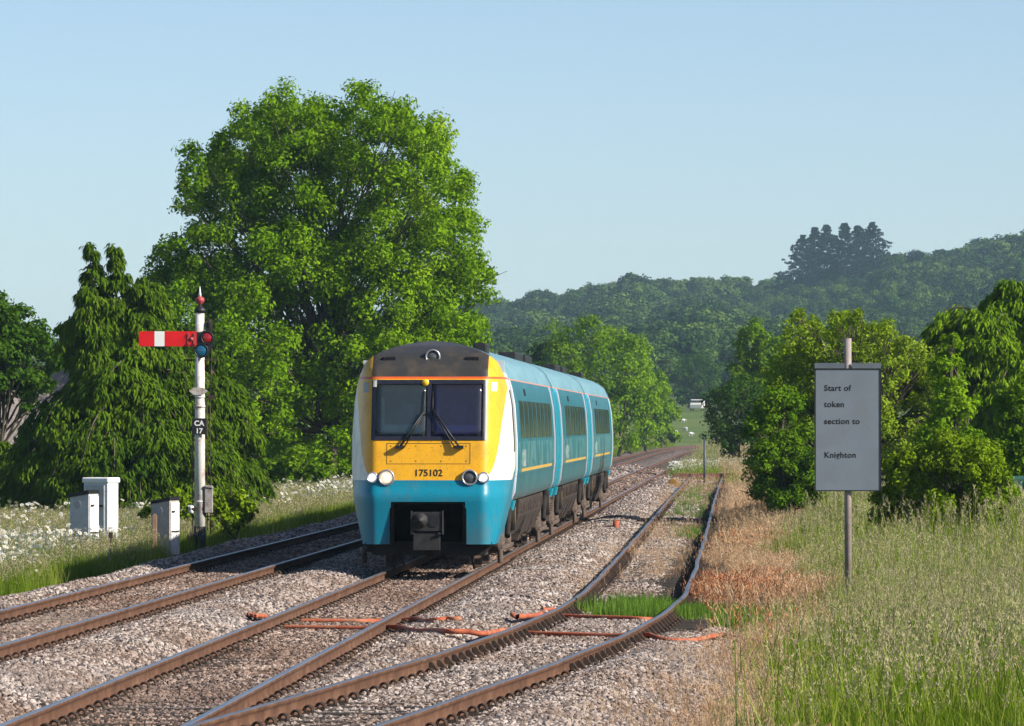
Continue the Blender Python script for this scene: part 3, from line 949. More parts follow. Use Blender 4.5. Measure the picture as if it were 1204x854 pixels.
def carriage(y0, y1, bands, stripe, patchy, win0, win1, doors, vents):
    Lc = y1 - y0
    m = car_material("carriage_livery", Lc, bands, stripe, patchy)
    prof = [(-car_hw(z), z) for z in CZ] + [(car_hw(z), z) for z in CZ[::-1]]
    ys = np.linspace(0, Lc, 12); n = len(prof)
    Vv = [(px_, y, z) for y in ys for px_, z in prof]
    Q = []
    for i in range(len(ys) - 1):
        for k in range(n):
            k2 = (k + 1) % n
            Q.append((i * n + k, i * n + k2, (i + 1) * n + k2, (i + 1) * n + k))
    mb = MB(); mb.add(Vv, Q, 0, True)
    mb.f.append(list(range(n))); mb.m.append(0); mb.sm.append(False)
    mb.f.append([(len(ys) - 1) * n + k for k in range(n)]); mb.m.append(0); mb.sm.append(False)
    c = mb.build("carriage", m, train, loc=(0, y0, 0))
    nw = 8; pitch = (win1 - win0) / nw
    for s in (1, -1):
        for k in range(nw):
            a = win0 + k * pitch
            wb = MB(); side_slab(wb, a + .10, a + pitch - .38, 2.22, 2.88, s, .008, hwf=car_hw)
            wb.build("window", M_win, c)
        for a, b in doors:
            wb = MB(); side_slab(wb, a, b, 1.2, 3.14, s, .012, hwf=car_hw); wb.build("door", M_teal, c)
        wb = MB(); side_slab(wb, win0 + 3.0, win0 + 3.25, 2.98, 3.10, s, .01, hwf=car_hw); side_slab(wb, win0 + 3.45, win0 + 3.7, 2.98, 3.10, s, .01, hwf=car_hw)
        wb.build("destination_display", M_black, c)
    # roof pods
    for a, b in vents:
        rb = MB(); rb.box(.30, .66, a, b, 3.62, 3.925); rb.build("roof_vent", M_black, c, .03)
    # underframe equipment cases between the bogies
    ub = MB()
    yy = 6.2 if Lc > 22.5 else 4.6
    e = Lc - 5.4
    rr = random.Random(int(y0 * 10))
    while yy < e:
        w = rr.uniform(1.0, 2.6); lo = rr.uniform(.28, .50)
        if yy + w > e: w = e - yy + .01
        for s in (-1, 1):
            ub.prism([(s * .55, 1.12), (s * 1.24, 1.12), (s * 1.22, .80), (s * 1.05, lo), (s * .55, lo)], 'y', yy, yy + w - .12)
            for q in np.arange(yy + .15, yy + w - .2, .22):
                if rr.random() < .6: ub.box(s * 1.20 - .03, s * 1.20 + .045, q, q + .05, .86, 1.06)
        yy += w
    ub.box(-.55, .55, 4.6, Lc - 5.0, .5, 1.1)
    ub.build("underframe_case", M_under, c, .012)
    for q in (yb_ for yb_ in doors and [0.9, Lc - 1.5]):
        bb = MB()
        for s in (-1, 1): bb.prism([(s * 1.0, 1.14), (s * 1.30, 1.14), (s * 1.26, .97), (s * 1.0, .93)], 'y', q, q + .75)
        bb.build("step_bracket", M_teal, c, .01)
    return c

carriage(2.46, 23.55, [(.0, .55, 'l'), (.55, .72, 'w'), (18.85, 19.75, 'l'), (19.75, 21.2, 'c')], (2.6, 17.6), (2.6, 4.4), 2.3, 18.0, [(19.85, 20.95)], [(17.0, 20.4)])
carriage(23.95, 46.75, [(-.1, 1.75, 'c'), (1.75, 2.75, 'l'), (20.4, 21.3, 'l'), (21.3, 23, 'c')], (4.6, 19.4), (4.6, 6.6), 5.0, 19.6, [(.25, 1.55), (21.45, 22.55)], [(.7, 3.6), (18.5, 21.6)])
carriage(47.15, 70.6, [(-.1, 1.75, 'c'), (1.75, 2.75, 'l'), (22.2, 23.6, 'w')], (4.6, 19.4), (4.6, 6.6), 5.0, 20.0, [(.25, 1.55), (21.0, 22.0)], [(.7, 3.2), (16.5, 18.0)])
for y in (23.55, 46.75):
    mb = MB()
    for k in range(6):
        a = y + .03 + k * .057
        mb.box(-.95, .95, a, a + .04, 1.1, 3.5)
    mb.box(-.9, .9, y + .001, y + .399, 1.15, 3.45)
    mb.build("gangway_bellows", M_black, train)

ME_WHEEL = MB().lathe([(.0, -.06), (.10, -.07), (.12, -.03), (.33, -.02), (.35, -.065), (.42, -.065), (.425, .045), (.46, .05), (.455, .075), (.36, .075), (.33, .02), (.12, .03), (.0, .03)], 28, 0, RotY(-math.pi / 2)).mesh("wheel", M_wheel)
def bogie(yc):
    fb = MB()
    for s in (-1, 1):
        x = s * 1.02
        fb.prism([(-1.75, .60), (-1.75, .78), (-.8, .86), (-.45, .62), (.45, .62), (.8, .86), (1.75, .78), (1.75, .60), (.9, .55), (.5, .42), (-.5, .42), (-.9, .55)], 'x', x - .09, x + .09)
        fb.box(s * .95, s * 1.16, -.38, .38, .86, 1.1)
        fb.box(s * 1.1, s * 1.2, -1.9, 1.9, .33, .40); fb.tube([(s * 1.15, -1.9, .36), (s * 1.15, -1.9, .12)], .05, 8)
    fb.box(-.95, .95, -.3, .3, .5, .8); fb.box(-.95, .95, -1.75, -1.6, .6, .75); fb.box(-.95, .95, 1.6, 1.75, .6, .75)
    b = fb.build("bogie", M_bog, train, .012, (0, yc, 0))
    for dy in (-1.3, 1.3):
        for s in (-1, 1):
            w = link("wheel", ME_WHEEL, b, (s * .74, dy, .455))
            if s < 0: w.rotation_euler = (0, 0, math.pi)
            ab = MB(); ab.lathe([(.17, 0), (.17, .20), (.12, .26), (.0, .27)], 14, 0, Tr(s * .93, dy, .455) @ RotY(s * math.pi / 2)); ab.box(s * 1.0 - .1, s * 1.0 + .1, dy - .2, dy + .2, .40, .62)
            ab.build("axle_box", M_bog, b, .01)
            sp = MB()
            for q in (-.28, .28):
                for k in range(5): sp.lathe([(.085, -.018), (.105, 0), (.085, .018)], 10, 0, Tr(s * 1.03, dy + q, .58 + k * .05))
            sp.build("spring", M_dark, b)
    for s in (-1, 1):
        db = MB(); db.tube([(s * 1.22, -.75, .55), (s * 1.22, -.15, 1.0)], .05, 8); db.tube([(s * 1.21, .95, .62), (s * 1.21, .95, 1.12)], .075, 10)
        db.build("damper", M_dark, b)
        db = MB(); db.tube([(s * 1.21, 1.15, .72), (s * 1.21, 1.15, 1.02)], .075, 10); db.build("yellow_damper", M_yelm, b)
    return b
for yc in (3.2, 19.9, 27.4, 43.2, 50.7, 66.8): bogie(yc)
mb = MB(); mb.box(.62, .86, 2.7, 3.6, 3.62, 3.86); mb.build("roof_vent", M_black, train, .03)

# ------------------------------------------------------------------ lineside furniture
M_postw = m_plain("signal_white", (.66, .64, .60), .5, 0, .12, 5, .4, .1, (.30, .14, .08), .6, 5)
M_red = m_plain("signal_red", (.62, .006, .010), .4, 0, .12, 5)
M_band = m_plain("signal_band_white", (.74, .74, .72), .45, 0, .05, 5)
M_finr = m_plain("finial_red", (.36, .05, .05), .5, 0, .25, 12)
M_lred = m_plain("red_lens", (.30, .010, .014), .15, 0, .2, 8, .7)
def lens_blue():
    t = NT("blue_lens"); co = t.obj()
    return t.done(t.bsdf((.015, .13, .24), .12, 0, .8, Transmission_Weight=.3))
M_lblue = lens_blue()
SD = 118.5
sx0, _ = X_at(235, SD), SD
sz = float(z_ground(sx0, SD))
sig = empty("semaphore_signal", (sx0, SD, sz))
tag(sig, "white post semaphore signal with red arm level and black CA 17 plate", "railway signal")
def SZ(py): return Z_at(py, SD) - sz
def SX(px): return X_at(px, SD) - sx0
mb = MB()
mb.tube([(0, 0, -.1), (0, 0, SZ(365))], [.118, .094], 16)
for py in (467, 478, 590): mb.tube([(0, 0, SZ(py) - .02), (0, 0, SZ(py) + .02)], .118, 16)
post = mb.build("post", M_postw, sig)
MB().tube([(0, 0, -.1), (0, 0, SZ(619))], .126, 16).build("post_foot", M_black, post)
mb = MB(); mb.lathe([(.12, SZ(368)), (.125, SZ(364)), (.09, SZ(362)), (.05, SZ(360)), (.035, SZ(358))], 16)
mb.build("cap", M_black, sig)
mb = MB(); mb.lathe([(.035, SZ(359)), (.04, SZ(357.5)), (.085, SZ(355.5)), (.098, SZ(353)), (.085, SZ(350.5)), (.04, SZ(349))], 16, 0)
mb.lathe([(.035, SZ(349)), (.022, SZ(344)), (.004, SZ(336.5))], 12, 1)
mb.build("finial", [M_finr, M_band], sig)
# arm with white band, slightly corrugated like pressed steel
def arm_box(mb, p0, p1, m): mb.box(SX(p0), SX(p1), -.205, -.185, SZ(407.6), SZ(390), m)
arm_bm = MB(); arm_box(arm_bm, 164, 182.2, 0); arm_box(arm_bm, 182.2, 194, 1); arm_box(arm_bm, 194, 231.5, 0)
arm = arm_bm.build("arm", [M_red, M_band], sig, .004)
mb = MB()
for px_ in (222, 229): mb.box(SX(px_) - .02, SX(px_) + .02, -.222, -.205, SZ(406), SZ(392))
for q in (222, 229):
    for py in (394, 404): mb.lathe([(.022, 0), (.018, .02)], 8, 0, Tr(SX(q), -.222, SZ(py)) @ RotX(math.pi / 2))
mb.lathe([(.045, 0), (.04, .03), (.0, .035)], 12, 0, Tr(SX(225.5), -.21, SZ(399)) @ RotX(math.pi / 2))
mb.build("arm_bracket", M_finr, arm)
# spectacle casting : outline with two round openings filled by lenses
pc, r1, c1, r2, c2 = [], .135, (SX(244.2), SZ(397.4)), .150, (SX(237.2), SZ(412.6))
poly = [(SX(231), SZ(391)), (SX(236), SZ(390.6)), (SX(246), SZ(388.6)), (SX(250.5), SZ(391.5)), (SX(252.6), SZ(398)), (SX(251.5), SZ(406)), (SX(247.5), SZ(414)), (SX(243), SZ(420)), (SX(237), SZ(421.6)), (SX(231.5), SZ(419.5)), (SX(229.4), SZ(413)), (SX(231), SZ(407.6))]
mb = MB(); mb.prism(poly, 'y', -.200, -.170)
for (cx_, cz_), r in ((c1, r1), (c2, r2)):
    mb.lathe([(r * .82, 0), (r * .84, .025), (r, .03), (r * 1.0, 0)], 22, 0, Tr(cx_, -.2, cz_) @ RotX(math.pi / 2))
spec = mb.build("spectacle", M_black, sig)
for (cx_, cz_), r, m in ((c1, r1 * .84, M_lred), (c2, r2 * .84, M_lblue)):
    MB().lathe([(r, .0), (r * .8, .012), (r * .4, .022), (0, .025)], 22, 0, Tr(cx_, -.203, cz_) @ RotX(math.pi / 2)).build("lens", m, spec)
mb = MB(); mb.box(SX(243), SX(249), -.16, .1, SZ(408), SZ(386)); mb.lathe([(.07, 0), (.07, .12), (.03, .16)], 12, 0, Tr(SX(246), -.03, SZ(386)))
mb.build("signal_lamp", M_dark, sig, .01)
mb = MB(); mb.box(SX(216), SX(255), -.03, .03, SZ(424.5), SZ(422.5)); mb.box(SX(222), SX(254), -.03, .03, SZ(468.5), SZ(466))
mb.tube([(SX(216.5), 0, SZ(423)), (SX(220), 0, SZ(470))], .008, 5); mb.box(SX(244), SX(252), -.05, .05, SZ(469.5), SZ(464.5))
mb.build("crossbar", M_iron, sig)
mb = MB(); dp_ = [(SX(222.6), SZ(460)), (SX(228), SZ(456)), (SX(239), SZ(456)), (SX(245), SZ(460)), (SX(239), SZ(464.5)), (SX(228), SZ(464.5))]
mb.prism(dp_, 'y', -.135, -.12); mb.build("diamond_plate", m_plain("pale_plate", (.40, .38, .35), .6, 0, .15, 8, .4, 0, (.25, .1, .06), .6, 9), sig)
pl = MB().box(SX(226), SX(243.2), -.150, -.135, SZ(511), SZ(492)).build("number_plate", M_black, sig, .004)
text_part("lettering", "CA", .150, (SX(234.6), -.152, SZ(500.6)), pl, M_band, .004, .002, 'CENTER')
text_part("lettering", "17", .150, (SX(234.6), -.152, SZ(509.6)), pl, M_band, .004, .002, 'CENTER')
mb = MB()
for px_, a, b in ((243.5, 470, 623), (247.2, 470, 628), (226.5, 511, 645)):
    mb.tube([(SX(px_), -.02, SZ(a)), (SX(px_) + .005, 0.02, SZ(b))], .011, 5)
mb.tube([(SX(249), .0, SZ(405)), (SX(247), 0, SZ(470))], .012, 5)
mb.build("operating_rod", M_iron, sig)
mb = MB(); mb.box(SX(241), SX(250.2), -.12, .12, SZ(603), SZ(573)); mb.prism([(SX(240.4), SZ(573)), (SX(250.8), SZ(574.5)), (SX(250.2), SZ(571.5)), (SX(241.5), SZ(570.5))], 'y', -.14, .14)
mb.build("repeater_box", m_plain("box_grey", (.33, .30, .28), .6, 0, .2, 6, .4, .1, (.12, .07, .05), .6, 7), sig, .01)
mb = MB(); mb.lathe([(.04, 0), (.06, .04), (.05, .10), (.06, .14), (.03, .17)], 12, 0, Tr(SX(225.2), -.05, SZ(604)))
mb.box(SX(221), SX(229), -.04, .04, SZ(596), SZ(594))
mb.build("insulator", M_band, sig)
mb = MB(); mb.box(SX(223), SX(245), -.1, .1, SZ(600), SZ(597)); mb.box(SX(224), SX(230), -.1, .1, SZ(637), SZ(629)); mb.lathe([(.11, -.03), (.11, .03)], 14, 0, Tr(SX(226), -.1, SZ(632)) @ RotX(math.pi / 2))
mb.build("pulley_bracket", M_iron, sig)

# ---- three trackside cabinets
M_cabw = m_plain("cabinet_white", (.66, .67, .68), .5, 0, .08, 3, .4, 0, (.35, .30, .22), .35, 2.5)
M_cabg = m_plain("cabinet_shade_grey", (.46, .48, .50), .55, 0, .12, 3, .4, .1, (.28, .25, .2), .4, 2.5)  # grey of the fronts turned from the sun: shade put into colour
M_cabc = m_plain("cabinet_weathered", (.44, .40, .37), .7, 0, .18, 4, .3, .2, (.22, .19, .16), .5, 2.5)
def cabinet(label, px0, px1, D, ytop, w, d, rot, mat, capmat, style):
    xc = X_at((px0 + px1) / 2, D); zb = float(z_ground(xc, D)) - .05
    h = Z_at(ytop, D) - zb
    t = empty("equipment_cabinet", (xc, D, zb), math.radians(rot))
    tag(t, label, "cabinet", "trackside equipment cabinets")
    w2, d2 = w / 2, d / 2
    if style == 'tall':
        MB().box(-w2, w2, -d2, d2, 0, h - .10).build("body", mat, t, .012)
        MB().box(-w2 - .03, w2 + .03, -d2 - .03, d2 + .03, h - .11, h).build("cap", capmat, t, .025)
        dr = MB().box(-w2 + .04, w2 - .07, -d2 - .018, -d2 + .002, .12, h - .15).build("door", M_cabg, t, .006)  # shaded front painted grey against the white body
        hb = MB(); hb.box(w2 - .22, w2 - .09, -d2 - .05, -d2 - .018, h * .66, h * .66 + .035); hb.box(w2 - .22, w2 - .19, -d2 - .05, -d2 - .018, h * .66 - .06, h * .66)
        hb.build("handle", M_dark, dr)
    else:
        sl = .07
        MB().prism([(-w2, 0), (w2, 0), (w2, h - .06), (-w2, h - .06 - sl)], 'y', -d2, d2).build("body", mat, t, .01)
        MB().prism([(-w2 - .01, h - .06 - sl), (w2 + .01, h - .06), (w2 + .01, h + .02), (-w2 - .01, h - sl)], 'y', -d2 - .02, d2 + .02).build("cap", M_black, t, .008)
        dr = MB().box(w2 - .0, w2 + .018, -d2 + .03, d2 - .02, .1, h - .1).build("door", capmat, t, .005)  # sunward side painted white, the rest left in shade grey
        hb = MB(); hb.box(w2 + .018, w2 + .04, -d2 + .05, -d2 + .16, h - .30, h - .27); hb.box(w2 + .018, w2 + .045, -d2 + .04, d2 - .05, h * .45, h * .45 + .02)
        hb.build("handle", M_dark, dr)
        hb = MB(); M = Tr(-w2 + .17, -d2, h - .27) @ RotX(math.pi / 2)
        hb.lathe([(.085, -.005), (.083, .004), (.0, .005)], 20, 0, M, False)
        hb.build("maker_plate", m_plain("plate_" + label[:5], (.37, .37, .38), .6, 0, .1, 6), t)
    return t
cabinet("tallest cabinet of the three, white with a rounded white cap", 100, 138, 112.5, 561.5, .54, .46, -24, M_cabw, m_plain("cap_white", (.80, .80, .78), .5, 0, .05, 4), 'tall')
cabinet("low pale grey cabinet with black lid close against the tall white one", 84, 114, 109.0, 577, .42, .40, -24, M_cabg, M_cabw, 'low')
cabinet("weathered low cabinet with black lid standing alone near the signal post", 180, 209, 114.0, 585, .42, .42, -24, M_cabc, M_cabw, 'low')
xs_, Ds_ = X_at(182, 112.5), 112.5; zs_ = float(z_ground(xs_, Ds_))
o = MB().prism([(-.045, -.1), (.045, -.1), (.045, 1.0 - .02), (.0, 1.02), (-.045, .98)], 'y', -.045, .045).build("marker_post", m_plain("old_wood", (.24, .15, .10), .9, 0, .3, 5, .2, .3), None, .006, (xs_, Ds_, zs_ - .1))
o.scale = (1, 1, Z_at(605, Ds_) - zs_ + .1); tag(o, "short brown wooden post leaning close to the weathered low cabinet", "post")
D_ = 103.0; x_ = X_at(130, D_); z_ = float(z_ground(x_, D_))
mb = MB(); mb.tube([(0, 0, -.1), (0.01, 0, .42)], .018, 8); mb.box(-.035, .04, -.02, .02, .40, .50)
o = mb.build("ground_stake", M_iron, None, 0, (x_, D_, Z_at(658, D_))); tag(o, "thin dark iron stake at the edge of the daisy grass", "stake")

# ---- notice board on its pole
ND = 78.0
nx0 = X_at(996.6, ND); nz = float(z_ground(nx0, ND))
nb = empty("notice_board", (nx0, ND, nz))
tag(nb, "grey notice board reading Start of token section to Knighton on a thin pole", "sign")
def NZ(py): return Z_at(py, ND) - nz
def NX(px): return X_at(px, ND) - nx0
M_pole = m_plain("pole_galvanised", (.27, .235, .22), .6, .1, .2, 5, .4, .1, (.20, .09, .05), .5, 3)
M_board = m_plain("board_face", (.17, .20, .235), .5, .2, .07, 2.0, .4, 0, (.16, .18, .20), .5, 3)
M_hdr = m_plain("board_header", (.115, .135, .16), .5, .2, .1, 4)
mb = MB(); mb.tube([(NX(997), .0, -.2), (NX(997), .0, NZ(398))], .050, 14)
mb.build("pole", M_pole, nb)
bd_ = MB().box(NX(958.6), NX(1034.4), -.075, -.050, NZ(576.6), NZ(434.5)).build("board", M_board, nb, .003)
mb = MB()
for a in ((957.4, 958.6, 577.6, 433.6), (1034.4, 1035.6, 577.6, 433.6)): mb.box(NX(a[0]), NX(a[1]), -.085, -.045, NZ(a[2]), NZ(a[3]))
mb.box(NX(958.6), NX(1034.4), -.085, -.045, NZ(577.6), NZ(576.6)); mb.box(NX(958.6), NX(1034.4), -.085, -.045, NZ(434.5), NZ(433.4))
mb.build("board_edge", M_black, bd_)
mb = MB(); mb.box(NX(957.6), NX(992.8), -.07, -.045, NZ(433.2), NZ(427)); mb.box(NX(1001.3), NX(1035.4), -.07, -.045, NZ(433.2), NZ(427)); mb.build("header_strip", M_hdr, nb)
for s_, yb_, x in (("Start of", 459.6, 968.6), ("token", 478.7, 968.6), ("section to", 498.6, 968.6), ("Knighton", 538.2, 968.6)):
    text_part("lettering", s_, .112, (NX(x), -.0765, NZ(yb_)), bd_, M_num, .0022, .0012, spacing=1.08)
mb = MB()
for py in (447, 566): mb.box(NX(985), NX(1009), -.05, .06, NZ(py) - .02, NZ(py) + .02)
mb.build("clamp", M_pole, nb)

# ---- orange cable ducts across the tracks
def m_duct(name, c):
    return m_plain(name, c, .75, 0, .25, 3, .3, .1, (.42, .22, .13), .6, 2.2)
M_duct = m_duct("orange_duct", (.36, .085, .036)); M_duct2 = m_duct("dark_red_duct", (.17, .035, .028))
def duct(label, pts, r, mat=M_duct, lift=0.0):
    Q = []
    pts = np.array(pts, float); tt = np.linspace(0, len(pts) - 1, 46)
    for t in tt:
        px_, py = np.interp(t, range(len(pts)), pts[:, 0]), np.interp(t, range(len(pts)), pts[:, 1])
        zz = -.12
        for _ in range(5):
            x, D = ground_pt(px_, py, zz); zz = max(float(z_ballast(x, D)), float(z_ground(x, D))) + r * 1.0 + .012 + lift + (.015 if x - float(x_siding(D)) > 1.0 else 0)
            if min(abs(x - float(x_train(D))), abs(x - float(x_siding(D)))) < 1.0: zz = min(zz, -.11)
        x, D = ground_pt(px_, py, zz); Q.append(Vector((x, D, zz)))
    zs_ = np.convolve(np.pad([q.z for q in Q], 3, 'edge'), np.ones(7) / 7, 'valid')
    for q, z in zip(Q, zs_): q.z = float(z)
    o_ = Q[0].copy(); mb = MB()
    mb.tube([q - o_ for q in Q], r, 12, 0, None, False)
    mb.tube([Q[-1] - o_, Q[-1] - o_ + (Q[-2] - Q[-1]).normalized() * .04], [r * .86, r * .86], 12, 1)
    o = mb.build("cable_duct", [mat, M_black], None, 0, o_); tag(o, label, "pipe", "cable ducts laid across the tracks")
duct("orange duct crossing the siding just in front of the fresh green shoots", [(602, 722.5), (690, 725.5), (773, 728), (871, 729.5)], .032)
duct("thin orange duct behind the fresh green shoots between the siding rails", [(637, 716), (700, 718.5), (777, 720)], .026)
duct("longest orange duct, from the middle line under the siding to its right", [(335, 737.5), (437, 739), (533, 741), (621, 745), (736, 748), (863, 751)], .032)
duct("orange duct between the middle line's rails ahead of the train", [(355, 730), (448, 730.5), (541, 727.5)], .032)
duct("dark red loose duct end lying in dry grass right of the siding", [(870, 752), (917, 762)], .045, M_duct2, .03)
duct("short orange duct stub poking out left of the middle line", [(292, 723), (313, 725)], .03)

# ---- bits along the line
x_, D_ = ground_pt(573 + 221, 561, -.05)
mb = MB(); mb.box(-.42, .38, -.25, .25, 0, .14)
o = mb.build("trackside_slab", m_plain("slab_bluegrey", (.18, .27, .29), .7, 0, .2, 3), None, .03, (X_at(790, 222), 222, -.22)); tag(o, "flat bluish grey slab lying in the ballast left of the siding end", "slab")
mb = MB(); mb.box(-.48, .22, -.3, .3, 0, .24); mb.prism([(-.30, .24), (.15, .24), (.05, .42), (-.2, .42)], 'y', -.2, .2)
mb.box(.22, .42, -.25, .25, 0, .2, 1)
o = mb.build("point_box", [M_yelm, M_black], None, .03, (X_at(794, 235), 235, -.22)); tag(o, "small yellow box on the ballast beside the siding end", "box")
PD = 250.0
mb = MB(); mb.tube([(0, 0, -.2), (0, 0, 2.0)], .055, 8); mb.box(-.06, .06, -.06, .06, 1.98, 2.04)
o = mb.build("marker_post", m_plain("post_grey", (.07, .085, .10), .6, 0, .15, 4), None, 0, (X_at(828.5, PD), PD, float(z_ballast(X_at(828.5, PD), PD)))); tag(o, "slim dark grey post standing at the end of the siding", "post")
o.scale = (1, 1, (Z_at(517, PD) + .2) / 2.04)
BD = 262.0
mb = MB(); r_ = random.Random(4)
mb.box(-1.55, 2.4, -.13, .13, 0, .26)
for s in (-.75, .75): mb.box(s - .06, s + .06, -.16, -.13, .02, .24, 1)
o = mb.build("stop_block", [m_plain("stop_timber", (.16, .075, .045), .9, 0, .35, 3), M_iron], None, .015, (float(x_siding(BD)), BD, -.05)); tag(o, "rust brown timber laid across the rails at the siding's end", "buffer stop")
# ground disc by the embankment beyond the train
GD = 470.0; gx_ = X_at(738, GD); gz_ = float(z_ground(gx_, GD)) 
g0 = empty("ground_signal", (gx_, GD, -.30)); tag(g0, "small squat dark ground signal left of the far tracks", "railway signal")
mb = MB(); mb.box(-.45, .45, -.3, .3, 0, .35); mb.prism([(-.45, .35), (.45, .35), (.25, .55), (-.25, .55)], 'y', -.25, .25); mb.build("base", M_dark, g0, .02)
mb = MB(); mb.box(-.18, .18, -.14, .14, .55, 1.35); mb.build("post", m_plain("stump_brown", (.12, .09, .065), .85, 0, .3, 3), g0, .02)
mb = MB(); mb.lathe([(.2, 0), (.2, .3), (.12, .36)], 14, 0, Tr(0, 0, 1.35)); mb.build("head", M_dark, g0)
RD = 137.0; x_ = X_at(723.5, RD); z_ = float(z_ballast(x_, RD))
mb = MB(); mb.tube([(0, 0, -.05), (.02, 0, .20)], .075, 12); mb.tube([(-.25, .1, .03), (-.05, .02, .05)], .035, 8, 1)
o = mb.build("pipe_stub", [M_duct, M_black], None, 0, (x_, RD, z_)); tag(o, "short upright orange pipe stub in the ballast between the middle line and siding", "pipe")

# ---- house among the trees at the far left, white hut far off, sheep, green panel
hx, hy = X_at(6, 205), 205.0
hz = float(z_ground(hx, hy))
hs = empty("house", (hx, hy, hz), math.radians(12)); tag(hs, "house with grey tiled roof and red brick half hidden behind the dark conifer", "house")
def tile_mat():
    t = NT("roof_tiles"); co = t.obj()
    w = t.n("ShaderNodeTexBrick"); t.set(w.inputs['Vector'], t.scalev(co, (1, 1.6, 1))); w.inputs['Scale'].default_value = 3.2
    w.inputs['Color1'].default_value = (.20, .17, .16, 1); w.inputs['Color2'].default_value = (.30, .26, .24, 1); w.inputs['Mortar'].default_value = (.07, .06, .06, 1)
    return t.done(t.bsdf(w.outputs[0], .8, 0, .3))
def brick_mat():
    t = NT("house_brick"); co = t.n("ShaderNodeTexCoord").outputs['Object']
    w = t.n("ShaderNodeTexBrick"); t.set(w.inputs['Vector'], t.scalev(co, (1, 1, 1))); w.inputs['Scale'].default_value = 4
    w.inputs['Color1'].default_value = (.30, .09, .06, 1); w.inputs['Color2'].default_value = (.38, .14, .09, 1); w.inputs['Mortar'].default_value = (.3, .25, .22, 1)
    return t.done(t.bsdf(w.outputs[0], .85, 0, .2))
M_tile, M_brick = tile_mat(), brick_mat()
mb = MB(); mb.prism([(-4, 0), (4, 0), (4, 1.9), (0, 4.6), (-4, 1.9)], 'x', -5, 2.0); mb.build("wall", M_brick, hs)
mb = MB()
for s in (-1, 1): mb.prism([(s * 4.4, 1.75), (s * 4.4, 1.95), (0, 4.95), (0, 4.72)], 'x', -5.3, 2.3)
rf = mb.build("roof", M_tile, hs)
mb = MB(); mb.box(-.45, .45, -.4, .4, 4.2, 6.2); mb.box(-.5, .5, -.45, .45, 6.2, 6.4); mb.lathe([(.14, 6.4), (.11, 6.9)], 10)
mb.build("chimney", M_brick, rf, .02, (-1.0, -1.4, 0))
wn_ = MB().box(-1.0, .2, -4.03, -3.99, .6, 1.6).build("window", M_band, hs); MB().box(-.95, .15, -4.05, -4.03, .65, 1.55).build("pane", M_win, wn_)

FD = 858.0
o_x = X_at(820, FD); hz = float(z_ground(o_x, FD))
hut = empty("white_van", (o_x, FD, hz), math.radians(80)); tag(hut, "tiny white van parked far off at the top of the field", "van")
M_far = m_plain("far_white", (.50, .50, .48), .6, 0, .05, 3)
mb = MB(); mb.prism([(-2.0, .35), (1.9, .35), (2.0, .95), (1.4, 1.1), (.9, 1.75), (-2.0, 1.75)], 'x', -.9, .9, 0, RotZ(math.pi / 2)); mb.build("body", M_far, hut, .05)
for q in (-1.2, 1.25):
    for s in (-.85, .85): MB().tube([(q * -1, s - .06, .33), (q * -1, s + .06, .33)], .33, 12).build("wheel", M_black, hut)
MB().box(-1.3, -.9, -.92, .92, 1.1, 1.6).build("window", M_win, hut)
def sheep_mesh():
    bm = bmesh.new(); bmesh.ops.create_icosphere(bm, subdivisions=2, radius=.5)
    r = random.Random(2)
    for v in bm.verts: v.co = Vector((v.co.x * 1.25, v.co.y * .72, v.co.z * .72 + .68)) * r.uniform(.97, 1.04)
    def limb(p, q, ra, rb):
        m = MB().tube([p, q], [ra, rb], 8); o_ = [bm.verts.new(v) for v in m.v]
        for f in m.f: bm.faces.new([o_[i] for i in f])
    for x in (-.38, .36):
        for y in (-.17, .17): limb((x, y, .5), (x + .02, y, 0), .085, .05)
    limb((.52, 0, .82), (.80, 0, .62), .16, .12); limb((.78, 0, .66), (.98, 0, .48), .13, .08)
    for y in (-.13, .13): limb((.76, y * .6, .74), (.74, y * 1.9, .72), .05, .02)
    me = bpy.data.meshes.new("sheep"); bm.to_mesh(me); bm.free(); me.materials.append(M_far)
    return me
ME_SHEEP = sheep_mesh()
for i, (px_, py, rz, lb) in enumerate([(812, 513, .3, "white sheep grazing lowest in the far field, nearest the grey post"), (806, 507, 2.6, "white sheep in the far field, a little above the lowest one"), (795, 511, 1.2, "white sheep grazing at the left of the far field by the trees"), (803, 497, .2, "white sheep grazing highest up the far field")]):
    D = 700.0
    for _ in range(40):
        z = float(z_ground(X_at(px_, D), D)); err = Z_at(py, D) - z
        D += err * 25 if abs(err) < 4 else 20 * np.sign(err)
        D = min(max(D, 640), 885)
    o = link("sheep", ME_SHEEP); o.location = (X_at(px_, D), D, float(z_ground(X_at(px_, D), D))); o.rotation_euler = (0, 0, rz); o.scale = (.52,) * 3
    tag(o, lb, "sheep", "sheep in the far field")

GD = 118.0; gx_ = X_at(1199, GD); gz_ = float(z_ground(gx_, GD))
gp = empty("green_tank", (gx_, GD, gz_)); tag(gp, "dark green tank half hidden behind the bright bush at the right edge", "tank")
M_grn = m_plain("tank_green", (.018, .085, .065), .5, 0, .2, 2)
mb = MB(); mb.box(-.45, 1.6, -.5, .7, 0, Z_at(560, GD) - gz_); mb.build("body", M_grn, gp, .06)
mb = MB()
for k in range(5): mb.box(-.3 + k * .4, -.22 + k * .4, -.54, -.5, .05, Z_at(564, GD) - gz_)
mb.build("rib", M_grn, gp, .01)
mb = MB(); mb.tube([(-.44, -.58, .2), (-.40, -.58, Z_at(552, GD) - gz_)], .03, 8); mb.build("pipe", M_iron, gp)

# ------------------------------------------------------------------ trees and bushes
def unit(a): return a / np.maximum(np.linalg.norm(a, axis=-1, keepdims=True), 1e-9)

